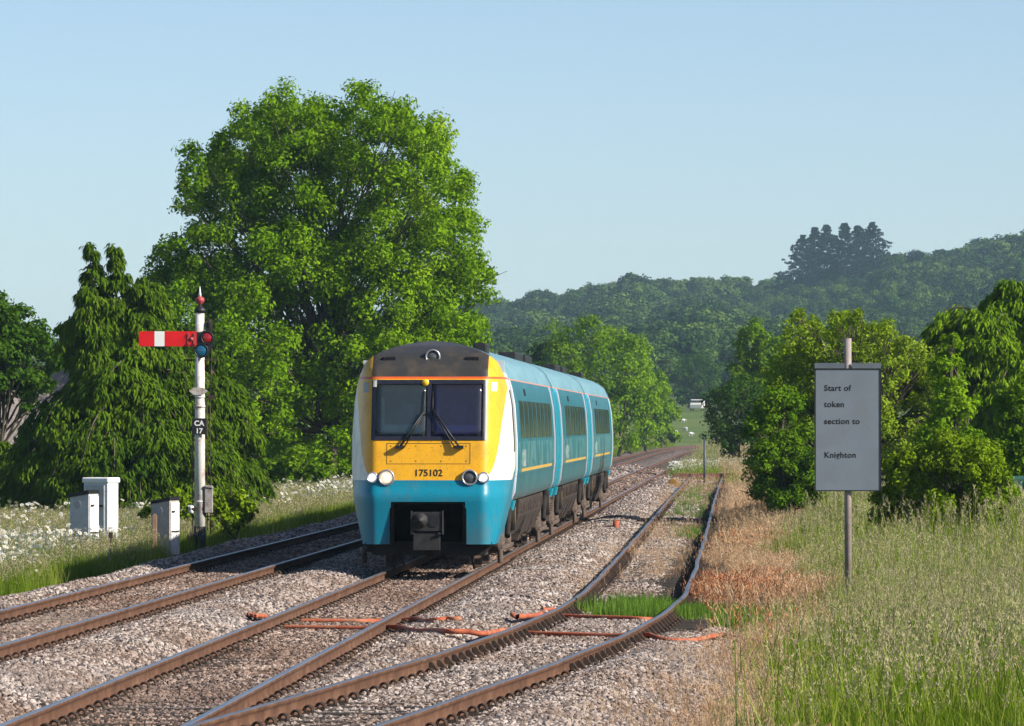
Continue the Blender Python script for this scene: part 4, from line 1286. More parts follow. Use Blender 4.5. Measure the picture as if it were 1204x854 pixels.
def leaf_quads(P, N_, S, aspect, rng, droop=0.0, fold=0.25):
    """diamond leaves at P facing roughly N_, length S"""
    n = len(P)
    T = unit(np.cross(N_, rng.normal(0, 1, (n, 3)))); T[:, 2] -= droop; T = unit(T)
    Bv = unit(np.cross(T, N_)); Nn = np.cross(Bv, T)
    L = S[:, None]
    a = P - T * L * .5; c = P + T * L * .5
    b = P + Bv * L * aspect * .5 + Nn * L * fold * aspect; d = P - Bv * L * aspect * .5 + Nn * L * fold * aspect
    V = np.stack([a, b, c, d], 1).reshape(-1, 3)
    return V, np.arange(4 * n).reshape(-1, 4)

def clump_leaves(C, R, cnt, size, rng, aspect=.55, squash=.8, shell=.5, up=.5, droop=.25, light=None):
    idx = np.repeat(np.arange(len(C)), cnt); n = len(idx)
    d = unit(rng.normal(0, 1, (n, 3)))
    d[:, 2] = np.where(d[:, 2] < -.75, -d[:, 2] * .6, d[:, 2]); d = unit(d)
    r = R[idx] * (shell + (1 - shell) * rng.random(n) ** .6) * rng.uniform(.8, 1.12, n)
    P = C[idx] + d * r[:, None] * np.array([1, 1, squash])
    N_ = unit(d + np.array([0, 0, up]) + rng.normal(0, .48, (n, 3)))
    V, Q = leaf_quads(P, N_, size * rng.uniform(.6, 1.35, n), aspect, rng, droop)
    rnd = np.clip(.5 * rng.random(len(C))[idx] + .5 * rng.random(n), 0, 1)
    return V, Q, rnd

M_bark = m_plain("bark_brown", (.105, .085, .062), .95, 0, .4, 4, .2, .6)
M_bark2 = m_plain("bark_dark", (.06, .045, .035), .95, 0, .4, 4, .2, .6)

def limb_mesh(mb, p0, p1, r0, r1, rng, n=6, sag=.12):
    p0, p1 = Vector(p0), Vector(p1); L = (p1 - p0).length
    mid = p0.lerp(p1, .5) + Vector((rng.normal() * .06, rng.normal() * .06, sag)) * L
    pts = []
    for i in range(n + 1):
        t = i / n
        q = p0 * (1 - t) ** 2 + mid * 2 * t * (1 - t) + p1 * t * t
        pts.append(q + Vector(rng.normal(0, .012 * L * (0 < i < n), 3)))
    mb.tube(pts, [r0 + (r1 - r0) * i / n for i in range(n + 1)], 7, cap=False)

def broadleaf(name, label, px, D, lobes, leaf_mat, seed, n_leaf, leaf=.16, depth=.9, sub=16, subr=.42, trunk_r=.22, group=None, cat="tree", stems=1, base_py=None, bark=None, squash=1.0, fork=.28, droop=.25, aspect=.55, inner=.25):
    """lobes : (px, py, radius px [, depth shift m]) seen from the line, each given its own place in depth"""
    rng = np.random.default_rng(seed)
    bx_ = X_at(px, D); bz_ = float(z_ground(bx_, D)) if base_py is None else Z_at(base_py, D)
    root = empty(name, (bx_, D, bz_)); tag(root, label, cat, group)
    sc = D / F
    C, R = [], []
    xs0 = [l[0] for l in lobes]; cx0 = sum(xs0) / len(xs0); hwid = (max(xs0) - min(xs0)) / 2 + 1
    Lc, Lr = [], []
    for l in lobes:
        x, z, r = X_at(l[0], D) - bx_, Z_at(l[1], D) - bz_, l[2] * sc
        k = math.sqrt(max(0, 1 - ((l[0] - cx0) / (hwid * 1.05)) ** 2)) * hwid * sc * depth
        dep = l[3] if len(l) > 3 else None
        for y in ([dep] if dep is not None else [rng.uniform(-1, -.35) * k, rng.uniform(-.3, .5) * k, rng.uniform(.5, 1) * k][:3 if hwid * sc > 2.0 else 2]):
            Lc.append((x + rng.normal() * r * .12, y, z)); Lr.append(r)
    Lc, Lr = np.array(Lc), np.array(Lr)
    for c, r in zip(Lc, Lr):
        n = sub; d = unit(rng.normal(0, 1, (n, 3)))
        d[:, 2] = np.where(d[:, 2] < -.8, -d[:, 2], d[:, 2])
        rr = r * rng.uniform(.45, 1.02, n)
        C.append(c + d * rr[:, None] * np.array([1, 1, squash])); R.append(r * subr * rng.uniform(.65, 1.3, n))
    C, R = np.concatenate(C), np.concatenate(R)
    ok = C[:, 2] > .1
    C, R = C[ok], R[ok]
    w = R ** 2; cnt = np.maximum(6, (n_leaf * w / w.sum())).astype(int)
    V, Q, rnd = clump_leaves(C, R, cnt, leaf, rng, aspect, .95, .15, .25, droop)
    V[:, 2] = np.maximum(V[:, 2], -.05)
    link("crown", np_mesh(name + "_crown", V, Q, [leaf_mat], None, rnd), root)
    # trunk, limbs and the twigs that carry the clumps
    mb = MB(); top = float(Lc[:, 2].max()); low = float((Lc[:, 2] - Lr).min())
    for s in range(stems):
        b0 = Vector((rng.normal() * .25 * (stems > 1), rng.normal() * .25 * (stems > 1), -.1))
        cen = Lc.mean(0)
        tp = Vector((cen[0] * .7 + rng.normal() * .3 * (stems > 1), cen[1] * .7, top * (.78 if stems == 1 else rng.uniform(.5, .85))))
        limb_mesh(mb, b0, tp, trunk_r, trunk_r * .22, rng, 9, .0)
        for i in range(s, len(Lc), stems):
            c = Vector(Lc[i]); t = min(.9, max(fork, (c.z - Lr[i]) / max(top, .1) * .72 + rng.uniform(-.08, .04)))
            p = b0.lerp(tp, t)
            limb_mesh(mb, p, c, trunk_r * (.40 - .25 * t), .012, rng, 6, .07)
            for _ in range(3):
                q = c + Vector(rng.normal(0, .45, 3)) * float(Lr[i])
                limb_mesh(mb, p.lerp(c, .62), q, .022, .008, rng, 4, .04)
    mb.build("trunk", bark or M_bark, root)
    return root

L_ash = m_leaf("ash_leaves", (.085, .195, .006), (.23, .39, .012), (.43, .55, .03), .40, .2)
L_fresh = m_leaf("fresh_leaves", (.10, .22, .008), (.24, .39, .014), (.40, .52, .03), .40, .2)
L_dark = m_leaf("dark_leaves", (.030, .08, .007), (.07, .15, .012), (.13, .21, .02), .38, .2)
L_mid = m_leaf("mid_leaves", (.07, .16, .008), (.18, .31, .014), (.33, .44, .03), .40, .2)
L_willow = m_leaf("olive_leaves", (.12, .21, .012), (.29, .40, .03), (.52, .57, .14), .40, .3)
L_box = m_leaf("bramble_leaves", (.11, .19, .008), (.26, .38, .016), (.44, .52, .06), .36, .25)

broadleaf("ash_tree", "tallest broadleaf tree, its wide bright crown rising left of the train", 383, 205,
    [(285, 175, 42), (335, 150, 42), (365, 165, 40), (425, 140, 38), (455, 150, 36), (490, 178, 42), (520, 225, 40), (540, 275, 34), (548, 330, 36), (540, 385, 40), (250, 210, 40), (232, 235, 26),
     (235, 300, 42), (205, 330, 38), (190, 372, 30), (290, 240, 55), (350, 225, 60), (420, 215, 60), (470, 255, 55), (505, 315, 48), (300, 320, 60), (360, 310, 60), (430, 320, 62),
     (490, 385, 52), (250, 370, 52), (310, 400, 58), (400, 395, 58), (455, 440, 50), (535, 430, 34), (230, 440, 42), (300, 470, 50), (380, 465, 46), (430, 500, 40), (340, 510, 36), (500, 450, 44), (270, 520, 34), (400, 530, 28)],
    L_ash, 21, 195000, .17, .85, 19, .34, .20, base_py=573, fork=.2, aspect=.5)

broadleaf("tree", "grey green broadleaf tree at the left edge behind the conifer", -5, 178,
    [(10, 375, 26), (-20, 400, 40), (35, 405, 26), (15, 440, 34), (-45, 470, 40), (28, 470, 18), (-5, 455, 20), (50, 452, 18), (60, 425, 16)], L_dark, 31, 17000, .17, .9, 12, .42, .16)
broadleaf("tree", "dark tree filling the gap between the conifer and the ash's foot", 262, 225,
    [(230, 500, 40), (285, 520, 44), (330, 535, 38), (200, 470, 40), (250, 450, 36), (170, 430, 40), (370, 550, 24)], L_dark, 32, 16000, .19, .9, 12, .42, .18)
for i, (px, D, lob, m, lb, n) in enumerate([
    (268, 126, [(252, 596, 13), (275, 590, 16), (290, 602, 12), (236, 606, 10), (262, 612, 14), (282, 614, 13), (246, 618, 10)], L_box, "low bright green bush just right of the signal post foot", 3400),
    (205, 128, [(190, 600, 12), (212, 590, 13), (228, 600, 10), (172, 608, 9), (204, 614, 12), (222, 614, 11)], L_box, "low bright green bush between the cabinets and the signal post", 3200),
    (345, 200, [(325, 556, 18), (350, 548, 22), (372, 560, 16), (305, 565, 13)], L_mid, "leafy bush under the ash tree left of the train's nose", 5000),
    (410, 215, [(395, 555, 18), (415, 548, 18), (430, 560, 16)], L_mid, "leafy bush right behind the train's left corner", 3600)]):
    broadleaf("bush", lb, px, D, lob, m, 40 + i, n, .11 if D < 150 else .15, .8, 9, .45, .04, "bushes along the left verge", "bush", 3, aspect=.6)

# drooping cypress : swept branches hung with flat sprays
L_cyp = m_leaf("cypress_sprays", (.024, .065, .006), (.13, .22, .012), (.40, .48, .05), .28, .45, .08)
L_cyp2 = m_leaf("cypress_sprays_right", (.05, .12, .008), (.20, .32, .014), (.44, .55, .05), .28, .45, .08)
def cypress(name, label, px, D, tops, prof, leaf_mat, seed, nb, base_py=None, spray=.18, group=None):
    """tops : leaders (dx m, height m); prof : (height fraction, radius m, lean m)"""
    rng = np.random.default_rng(seed)
    bx_ = X_at(px, D); bz_ = float(z_ground(bx_, D)) if base_py is None else Z_at(base_py, D)
    root = empty(name, (bx_, D, bz_)); tag(root, label, "tree", group)
    hf, rf_, lean = [np.array(c) for c in zip(*prof)]
    mb = MB(); SP, SD_, SR = [], [], []
    Hm = max(t[1] for t in tops)
    for dx, h in tops:
        mb.tube([(dx * .2, 0, -.1), (dx * .6, rng.normal() * .1, h * .5), (dx, 0, h * .985)], [.16, .08, .008], 7, cap=False)
    for i in range(nb):
        t = (i + rng.random()) / nb; t = t ** .9
        dx, h = tops[rng.integers(len(tops))]
        z = t * Hm * .995
        if z > h * .995: continue
        ang = rng.uniform(0, 2 * math.pi)
        fr = z / Hm
        R = np.interp(fr, hf, rf_) * rng.uniform(.55, 1.2)
        ln = np.interp(fr, hf, lean)
        dirv = Vector((math.cos(ang), math.sin(ang), 0))
        lat = dirv.cross(Vector((0, 0, 1)))
        start = Vector((dx * (z / h), 0, z))
        n = 8; pts = []
        rise = rng.uniform(.05, .30) * R; drop = rng.uniform(.25, .62) * R
        bend = rng.normal() * .12 * R
        for k in range(n + 1):
            s = k / n
            pts.append(start + dirv * (R * s) + lat * (bend * s * s) + Vector((ln * s * (1 if dirv.x * ln > 0 else .3), 0, rise * math.sin(s * 2.0) - drop * s ** 2.6)))
        mb.tube(pts, [(.012 + .012 * R) * (1 - k / n) + .005 for k in range(n + 1)], 4, cap=False)
        tone = rng.random()
        m = int(3 + 46 * R)
        for _ in range(m):
            s = .12 + .9 * rng.random() ** .62
            a = min(s, .999) * n; k = min(int(a), n - 1)
            p = pts[k].lerp(pts[k + 1], a - k)
            half = (.05 + .26 * R) * (math.sin(min(1, s) * 2.75) ** .8 + .05)
            v = rng.uniform(-1, 1)
            SP.append(p + lat * (v * half) + Vector((0, 0, -abs(v) * half * .55 + rng.normal() * .03)))
            tg = (pts[k + 1] - pts[k]).normalized()
            SD_.append(tg * .75 + lat * (v * .85)); SR.append(.55 * tone + .45 * rng.random())
    SP, SD_, SR = np.array(SP), np.array(SD_), np.array(SR)
    # each spray : a little fan of narrow strips, drooping at the tips
    K = 7
    P = np.repeat(SP, K, 0); Dv = np.repeat(SD_, K, 0); rr = np.repeat(SR, K)
    n = len(P)
    out = unit(Dv + rng.normal(0, .38, (n, 3)) * [1, 1, .6] + np.array([0, 0, -1.0]) * rng.uniform(.1, .8, (n, 1)))
    ln_ = spray * rng.uniform(.5, 1.4, n)[:, None]
    wd = unit(np.cross(out, rng.normal(0, .5, (n, 3)) + np.array([0, 0, 1.0]))) * (spray * .17)
    P = P + rng.normal(0, .045, (n, 3))
    a, b = P - wd * .5, P + wd * .5
    m1 = P + out * ln_ * .5
    c, d = m1 + wd * .8, m1 - wd * .8
    o2 = unit(out + np.array([0, 0, -.9])); e = m1 + o2 * ln_ * .6
    V = np.stack([a, b, c, d, e], 1).reshape(-1, 3)
    bi = np.arange(n)[:, None] * 5
    V[:, 2] = np.maximum(V[:, 2], -.05)
    me = np_mesh(name + "_crown", V, bi + np.array([[0, 1, 2, 3]]), [leaf_mat], None, None, False, bi + np.array([[3, 2, 4]]))
    at = me.attributes.new("rnd", 'FLOAT', 'FACE')
    r2 = np.clip(.55 * rr + .45 * rng.random(n), 0, 1)
    at.data.foreach_set("value", np.concatenate([r2, r2]).astype(np.float32))
    link("crown", me, root)
    mb.build("trunk", M_bark, root)
    return root

cypress("conifer_tree", "dark drooping conifer with several thin leaders behind the white cabinets", 150, 150,
    [(-1.05, 7.45), (-.35, 7.4), (.55, 6.5), (.05, 5.4), (-.7, 5.6)],
    [(0, 3.0, 0), (.12, 3.5, .1), (.3, 3.1, .3), (.45, 2.2, .2), (.6, 1.4, 0), (.72, .95, 0), (.82, .52, 0), (.91, .22, 0), (1, .08, 0)], L_cyp, 51, 560, 612)
cypress("conifer_tree", "lower feathery conifer directly behind the semaphore post", 245, 158,
    [(-.4, 4.3), (.35, 3.9), (.1, 4.6)],
    [(0, 1.4, 0), (.15, 1.65, 0), (.4, 1.45, 0), (.65, 1.1, 0), (.9, .5, 0), (1, .2, 0)], L_cyp, 52, 280, 606)
cypress("conifer_tree", "dark conifer low at the left edge behind the daisies", 22, 158,
    [(-.4, 2.2), (.5, 2.0)],
    [(0, 1.9, 0), (.2, 1.9, 0), (.5, 1.5, 0), (.8, .8, 0), (1, .3, 0)], L_cyp, 53, 150, 612)

# ---- right of the line
RG = "bushes right of the siding"
broadleaf("tree", "tall loose olive green tree behind the notice board", 1000, 150,
    [(940, 372, 9), (958, 386, 10), (985, 378, 9), (1003, 372, 8), (1020, 388, 9), (1042, 392, 10), (1062, 405, 9), (1088, 425, 9), (1120, 455, 9), (945, 400, 26), (990, 395, 26), (1035, 410, 30), (1070, 440, 36), (925, 445, 30), (965, 450, 42), (1015, 460, 46), (1100, 480, 34), (920, 500, 34), (960, 520, 46), (1030, 530, 50), (1085, 540, 44), (905, 555, 32), (950, 580, 40), (1010, 590, 40), (1060, 590, 40), (925, 600, 24)],
    L_willow, 61, 90000, .10, .8, 17, .36, .09, RG, stems=4, aspect=.5, base_py=634)
rngb = np.random.default_rng(8)
broadleaf("bush", "dark dense bush at the ballast edge left of the notice board", 925, 144,
    [(900, 500, 22), (925, 480, 24), (910, 540, 28), (940, 540, 34), (900, 575, 22), (930, 585, 26), (960, 570, 30)], L_mid, 62, 40000, .09, .8, 14, .42, .06, RG, "bush", 4, aspect=.55, base_py=622)
broadleaf("bush", "bright yellow green bush low at the right in front of the green tank", 1118, 104,
    [(1060, 560, 26), (1100, 540, 30), (1145, 545, 32), (1165, 580, 24), (1090, 590, 32), (1135, 595, 34), (1050, 600, 24), (1172, 606, 20), (1182, 585, 14)], L_box, 63, 46000, .075, .7, 14, .42, .05, RG, "bush", 5, aspect=.55)
broadleaf("bush", "upright pale green sapling between the olive tree and the right edge conifer", 1120, 138,
    [(1110, 440, 22), (1125, 480, 30), (1105, 520, 30), (1140, 530, 26), (1120, 405, 12)], L_fresh, 64, 9000, .12, .7, 11, .42, .05, RG, "bush", 2)
broadleaf("bush", "grey green leafy shrub at the right edge under the drooping conifer", 1192, 122,
    [(1185, 480, 20), (1205, 470, 24), (1190, 520, 26), (1215, 520, 30), (1195, 560, 24), (1225, 470, 30)], L_mid, 65, 12000, .10, .7, 11, .42, .05, RG, "bush", 3)
cypress("conifer_tree", "tall drooping conifer at the right edge beyond the sign", 1185, 152,
    [(-.9, 6.2), (.2, 6.9), (1.2, 7.0), (.6, 6.5)],
    [(0, 2.4, 0), (.2, 2.8, 0), (.5, 2.5, 0), (.7, 2.0, 0), (.85, 1.4, 0), (.96, .7, 0), (1, .35, 0)], L_cyp2, 54, 620, 632)
broadleaf("bush", "rounded dark bush beyond the siding end, by the slim grey post", 868, 300,
    [(850, 480, 22), (870, 468, 22), (893, 478, 20), (845, 510, 20), (872, 505, 28), (895, 515, 22), (858, 528, 14)], L_dark, 66, 11000, .17, .9, 12, .42, .08, RG, "bush", 3)
broadleaf("tree", "small dark tree rising between the round bush and the olive tree", 888, 330,
    [(885, 400, 20), (900, 420, 24), (875, 430, 20), (905, 450, 24), (880, 460, 22)], L_mid, 67, 8000, .22, .9, 11, .42, .12, RG)

# ---- trees left of the far curve
FG = "trees along the far bend"
for i, (px, D, lob, m, lb) in enumerate([
    (672, 400, [(655, 405, 22), (690, 398, 24), (672, 430, 28), (700, 440, 28), (650, 450, 26), (680, 480, 30), (705, 500, 26), (660, 510, 26)], L_mid, "large leafy tree rising above the train's middle carriage"),
    (728, 440, [(722, 405, 22), (745, 415, 22), (735, 445, 28), (725, 480, 26), (750, 480, 24), (735, 515, 22)], L_fresh, "bright tree just right of the train's last carriage roof"),
    (758, 510, [(755, 430, 16), (766, 455, 20), (750, 470, 20), (768, 490, 20), (758, 515, 16)], L_fresh, "slim tree third along the far bend"),
    (778, 600, [(775, 465, 13), (783, 485, 14), (772, 500, 14), (785, 512, 12)], L_mid, "small tree fourth along the far bend where it narrows"),
    (640, 430, [(640, 420, 16), (628, 440, 18), (645, 460, 24), (625, 480, 24)], L_dark, "dark tree hidden behind the train's second carriage roof"),
    (810, 640, [(800, 440, 14), (822, 430, 15), (840, 445, 14), (812, 455, 18), (835, 465, 14), (800, 468, 14), (820, 480, 12)], L_dark, "round dark tree standing in front of the wooded hillside")]):
    if i == 5: D = 885
    broadleaf("tree", lb, px, D, lob, m, 70 + i, 8500, .26 if D < 600 else .42, .9, 12, .42, .15, FG)

# ------------------------------------------------------------------ grass, weeds, daisies
def blades_mesh(name, seed, n, h0, h1, spread, width, lean, mats, seeds=0, seed_len=.12, seed_w=.02):
    r = np.random.default_rng(seed)
    V, Q, M = [], [], []
    for i in range(n + seeds):
        b = np.array([*(r.normal(0, spread, 2)), -.03]); h = r.uniform(h0, h1); stalk = i >= n
        if stalk: h = h1 * r.uniform(1.0, 1.3)
        a = r.uniform(0, 2 * math.pi); d = np.array([math.cos(a), math.sin(a), 0]); wv = np.array([-math.sin(a), math.cos(a), 0])
        w0 = width * r.uniform(.6, 1.3) * (.45 if stalk else 1.0); le = lean * r.uniform(.2, 1.4) * (.5 if stalk else 1)
        k = 4; base = len(V)
        for j in range(k + 1):
            t = j / k
            c = b + np.array([0, 0, h * (t - .18 * le * t * t)]) + d * h * le * t ** 2
            w = w0 * (1 - t) ** .7 if not stalk else w0
            V += [c - wv * w / 2, c + wv * w / 2]
        for j in range(k):
            o = base + 2 * j; Q.append((o, o + 1, o + 3, o + 2)); M.append(0)
        if stalk:
            tip = c
            for q in range(9):
                o = len(V); f = q / 9
                p = tip - np.array([0, 0, 1]) * seed_len * f * .9 + d * seed_len * .1 + r.normal(0, seed_w * .5, 3)
                dr = unit(np.array([0, 0, 1.0]) + r.normal(0, .5, 3)); sw = unit(np.cross(dr, r.normal(0, 1, 3))) * seed_w
                V += [p - sw * .5, p + dr * seed_len * .1 , p + sw * .5 + dr * seed_len * .08, p + dr * seed_len * .30]
                Q.append((o, o + 1, o + 3, o + 2)); M.append(1)
    return np_mesh(name, np.array(V), np.array(Q), mats, M)

def m_blade(name, stops, trans=.35, ns=.5, amt=.5): return m_inst(name, stops, .8, trans, ns, amt)
G_green = m_blade("grass_blade", [(.1, (.055, .120, .008)), (.42, (.14, .23, .014)), (.68, (.28, .33, .05)), (1, (.54, .51, .22))], .40, .45, .55)
G_seed = m_blade("grass_seed", [(.1, (.22, .18, .10)), (.5, (.39, .34, .20)), (1, (.52, .46, .31))], .3)
G_straw = m_blade("dry_straw", [(.1, (.32, .14, .06)), (.4, (.52, .34, .20)), (1, (.68, .52, .36))], .3)
G_dock = m_blade("rusty_dock", [(.1, (.24, .075, .035)), (.45, (.38, .15, .07)), (1, (.54, .33, .19))], .2)
G_short = m_blade("fresh_shoot", [(.1, (.07, .145, .018)), (.6, (.13, .24, .03)), (1, (.22, .31, .06))], .35)
G_stem = m_blade("stem_green", [(.1, (.045, .11, .010)), (.6, (.105, .20, .016)), (1, (.20, .27, .04))], .35)  # plain green for the daisy stems
P_white = m_blade("daisy_petal", [(0, (.62, .62, .60)), (1, (.76, .76, .74))], .2)
P_yel = m_blade("daisy_eye", [(0, (.55, .35, .02)), (1, (.6, .42, .04))], 0)
P_pink = m_blade("thistle_bloom", [(0, (.30, .08, .16)), (1, (.42, .15, .26))], .2)

C_tall = source_coll("tall_grass", [blades_mesh("grass_tuft", 100 + i, 15, .40, .78, .085, .012, .26, [G_green, G_seed], 2 if i % 2 else 1, .15, .015) for i in range(6)])
C_low = source_coll("low_grass", [blades_mesh("grass_tuft", 120 + i, 22, .15, .38, .08, .009, .45, [G_green, G_seed], 1, .08, .012) for i in range(4)])
C_dim = source_coll("verge_grass", [blades_mesh("grass_tuft", 140 + i, 20, .15, .42, .09, .011, .4, [G_green, G_seed], 2, .10, .016) for i in range(4)])
C_straw = source_coll("dry_grass", [blades_mesh("straw_tuft", 160 + i, 14, .12, .42, .08, .007, .55, [G_straw, G_straw], 4, .14, .018) for i in range(5)])
C_dock = source_coll("dry_dock", [blades_mesh("dock_tuft", 180 + i, 4, .15, .44, .06, .02, .7, [G_straw, G_dock], 6, .30, .034) for i in range(3)])
C_short = source_coll("fresh_shoots", [blades_mesh("shoot_tuft", 200 + i, 16, .14, .30, .07, .013, .12, [G_short, G_short]) for i in range(3)])

def daisy_mesh(name, seed):
    r = np.random.default_rng(seed); mb = MB()
    for s in range(3):
        b = r.normal(0, .10, 2); h = r.uniform(.42, .66)
        top = np.array([b[0] + r.normal() * .05, b[1] + r.normal() * .05, h])
        mb.tube([(b[0], b[1], 0), tuple(top)], [.004, .003], 3, 0, None, False)
        nrm = unit(np.array([r.normal() * .5 + .35, -.55 + r.normal() * .4, .8])); M = Vector(nrm).to_track_quat('Z', 'Y').to_matrix().to_4x4(); M.translation = Vector(top)
        R = r.uniform(.030, .043)
        for k in range(10):
            a = 2 * math.pi * k / 10; c, s_ = math.cos(a), math.sin(a)
            mb.add([(c * .01, s_ * .01, .002), (c * R * .7 - s_ * R * .2, s_ * R * .7 + c * R * .2, .004), (c * R, s_ * R, .001), (c * R * .7 + s_ * R * .2, s_ * R * .7 - c * R * .2, .004)], [(0, 3, 2, 1)], 1, False, M)
        mb.lathe([(.012, .003), (.008, .009), (0, .011)], 7, 2, M)
    return mb.mesh(name, [G_stem, P_white, P_yel])
C_daisy = source_coll("daisies", [daisy_mesh("daisy_stem", 220 + i) for i in range(5)])

def bl(x, y, s=1.0, o=0.0): return waves(np.asarray(x) * s + o, np.asarray(y) * s)

# right : tall grass with a ragged edge towards the line
def tall_edge(D): return np.interp(D, [36, 45.8, 54, 62, 70, 78, 92, 116, 150, 260, 300], [1.8, 2.2, 2.7, 3.1, 3.2, 3.45, 4.3, 5.6, 7.8, 14.5, 16])
rows_r = np.concatenate([np.arange(43, 120, .6), np.geomspace(121, 400, 70)])
def cols_r(d): return float(x_siding(d)) + .8 + (np.linspace(0, 1, 70) ** 1.3) * (8 + .12 * d)
for nm, coll, lab, seed in (("tall_grass", C_tall, "tall seeding meadow grass on the right round the notice board pole", 11),
                            ("low_grass", C_low, "shorter green undergrowth among the tall grass on the right", 12),
                            ("dry_grass", C_straw, "pale straw coloured dry grass along the right of the siding", 13),
                            ("rusty_weeds", C_dock, "rust red dead dock stems standing in the dry grass", 14)):
    o, x, y = patch(nm, rows_r, cols_r, lambda a, b: np.maximum(z_ground(a, b), z_ballast(a, b) - .02))
    e = x - tall_edge(y) + .35 * bl(x, y, 1.3)
    near = np.interp(y, [43, 44, 60, 90, 130, 200, 400], [0, 1, 1, .62, .38, .18, .03])
    inview = (px_of(x, y) < 1750)
    rim = sm(-.7, 1.0, x - x_siding(y) - right_toe(y) + .45 * bl(x, y, 1.5, 11))
    if nm == "tall_grass": dn = 62 * sm(-.1, .7, e) * near * np.interp(y, [43, 58, 70], [.5, .65, 1]) * np.clip(.75 + .6 * bl(x, y, 1.2, 4), .12, 1.5); sc = np.interp(y, [43, 60, 75, 90, 150, 400], [.80, .90, 1.05, 1.15, 1.15, 1.8]) * (1 + .14 * bl(x, y, .8, 3)) * (.45 + .55 * sm(-.2, 1.3, e))
    elif nm == "low_grass": dn = 46 * sm(.0, .9, e) * near; sc = np.interp(y, [43, 56, 70, 150, 400], [1.7, 1.6, 1.2, 1.3, 2.0])
    elif nm == "dry_grass": dn = 60 * (1 - sm(.3, 1.5, e)) * near * np.maximum(rim, .25 * sm(66, 80, y)) * (.25 + .75 * sm(-.6, .6, bl(x, y, 1.1, 5) + .2)) * np.interp(y, [43, 56, 66, 80], [.8, .8, .8, 1]); sc = np.interp(y, [43, 60, 80, 150, 400], [.75, .75, .95, 1.1, 2.2]) * (.5 + .5 * rim)
    else: dn = 25 * (1 - sm(-.2, .5, e)) * near * sm(66, 80, y) * rim * sm(.0, .8, bl(x, y, 1.1, 9)) * (y < 125) * (y < 150); sc = np.interp(y, [43, 80, 150], [.7, .85, 1.0])
    dn = dn * inview * np.where((y > 73) & (y < 80.5) & (x < x_siding(y) + 3.3), .08, 1)
    add_scatter(o, coll, dn, sc, .7, 1.3, .24, True, seed)
    tag(o, lab, "grass", kind='stuff')

# fresh shoots across the siding, weeds in and along it
rows_s = np.arange(70, 262, .5)
def cols_s(d): return float(x_siding(d)) + np.linspace(-1.6, 4.6, 60)
o, x, y = patch("fresh_shoots", rows_s, cols_s, z_ballast)
off = x - x_siding(y)
band = sm(75.4, 76.2, y) * (1 - sm(79.2, 80.4, y)) * sm(-.8, -.6, off) * (1 - sm(2.6, 3.4, off)) * 190 * sm(-1.6, -.3, bl(x, y, 1.8, 2))
spots = 2.5 * sm(.05, .5, bl(x, y, .45, 7)) * sm(120, 150, y) * (1 - sm(1.6, 2.4, off)) * sm(-.7, -.5, off) + 50 * np.exp(-(((x - X_at(866, 133)) / .8) ** 2 + ((y - 133) / 6) ** 2))
add_scatter(o, C_short, band + spots, np.interp(y, [70, 110, 262], [1, 1.0, .9]), .7, 1.3, .1, True, 21)
tag(o, "bright green young shoots crossing the siding in a narrow strip", "weeds", kind='stuff')
o, x, y = patch("siding_weeds", rows_s, cols_s, z_ballast)
off = x - x_siding(y)
dn = (8 * sm(-.1, .7, bl(x, y, 1.2, 4)) * (np.abs(off) < .68) + 7 * np.exp(-((np.abs(off) - .95) / .16) ** 2) * sm(-.4, .3, bl(x, y, 1.5, 6))) * sm(80, 92, y) * np.interp(y, [80, 262], [1, .35])
add_scatter(o, C_straw, dn, np.interp(y, [70, 110, 262], [.5, .55, .9]), .6, 1.2, .2, True, 22)
tag(o, "sparse dry weeds growing between and beside the siding rails", "weeds", kind='stuff')

# left verge and daisies
rows_l = np.concatenate([np.arange(66, 180, .8), np.geomspace(181, 460, 60)])
def cols_l(d): return float(x_left(d)) - 2.5 - (np.linspace(0, 1, 60) ** 1.2) * (7 + .03 * d)
for nm, coll, lab, seed in (("verge_grass", C_dim, "green grass on the verge left of the tracks", 31), ("seeding_grass", C_tall, "pale seeding grass at the back of the left verge", 32), ("daisies", C_daisy, "white ox-eye daisies massed on the left verge before the cabinets", 33)):
    o, x, y = patch(nm, rows_l, cols_l, z_ground)
    u = x_left(y) - x
    edge = sm(2.75, 3.25, u + .25 * bl(x, y, 1.4, 2))
    near = np.interp(y, [66, 110, 160, 250, 460], [1, .9, .5, .22, .05]); vis = px_of(x, y) > -110
    if nm == "verge_grass": dn, sc = 60 * edge * near, np.interp(y, [66, 160, 460], [1, 1.25, 2.4])
    elif nm == "seeding_grass": dn, sc = 9 * sm(3.6, 5.0, u) * near * sm(-.6, .4, bl(x, y, .7, 8)), np.interp(y, [66, 160, 460], [.6, .8, 1.4])
    else:
        dn = 130 * sm(3.2, 4.3, u) * (1 - sm(100, 113, y + 3 * bl(x, y, .6))) * sm(-.9, .2, bl(x, y, .9, 1) + .35) + 1.2 * sm(3.4, 4.2, u) * sm(115, 130, y) * (1 - sm(190, 230, y)) + 2.5 * sm(150, 175, y) * (1 - sm(195, 215, y)) * sm(3.0, 4.5, u) * (px_of(x, y) > 375)
        sc = np.interp(y, [66, 110, 200], [.95, 1.05, 1.3])
    add_scatter(o, coll, dn * vis, sc, .7, 1.25, .15, True, seed)
    tag(o, lab, "daisies" if nm == "daisies" else "grass", kind='stuff')
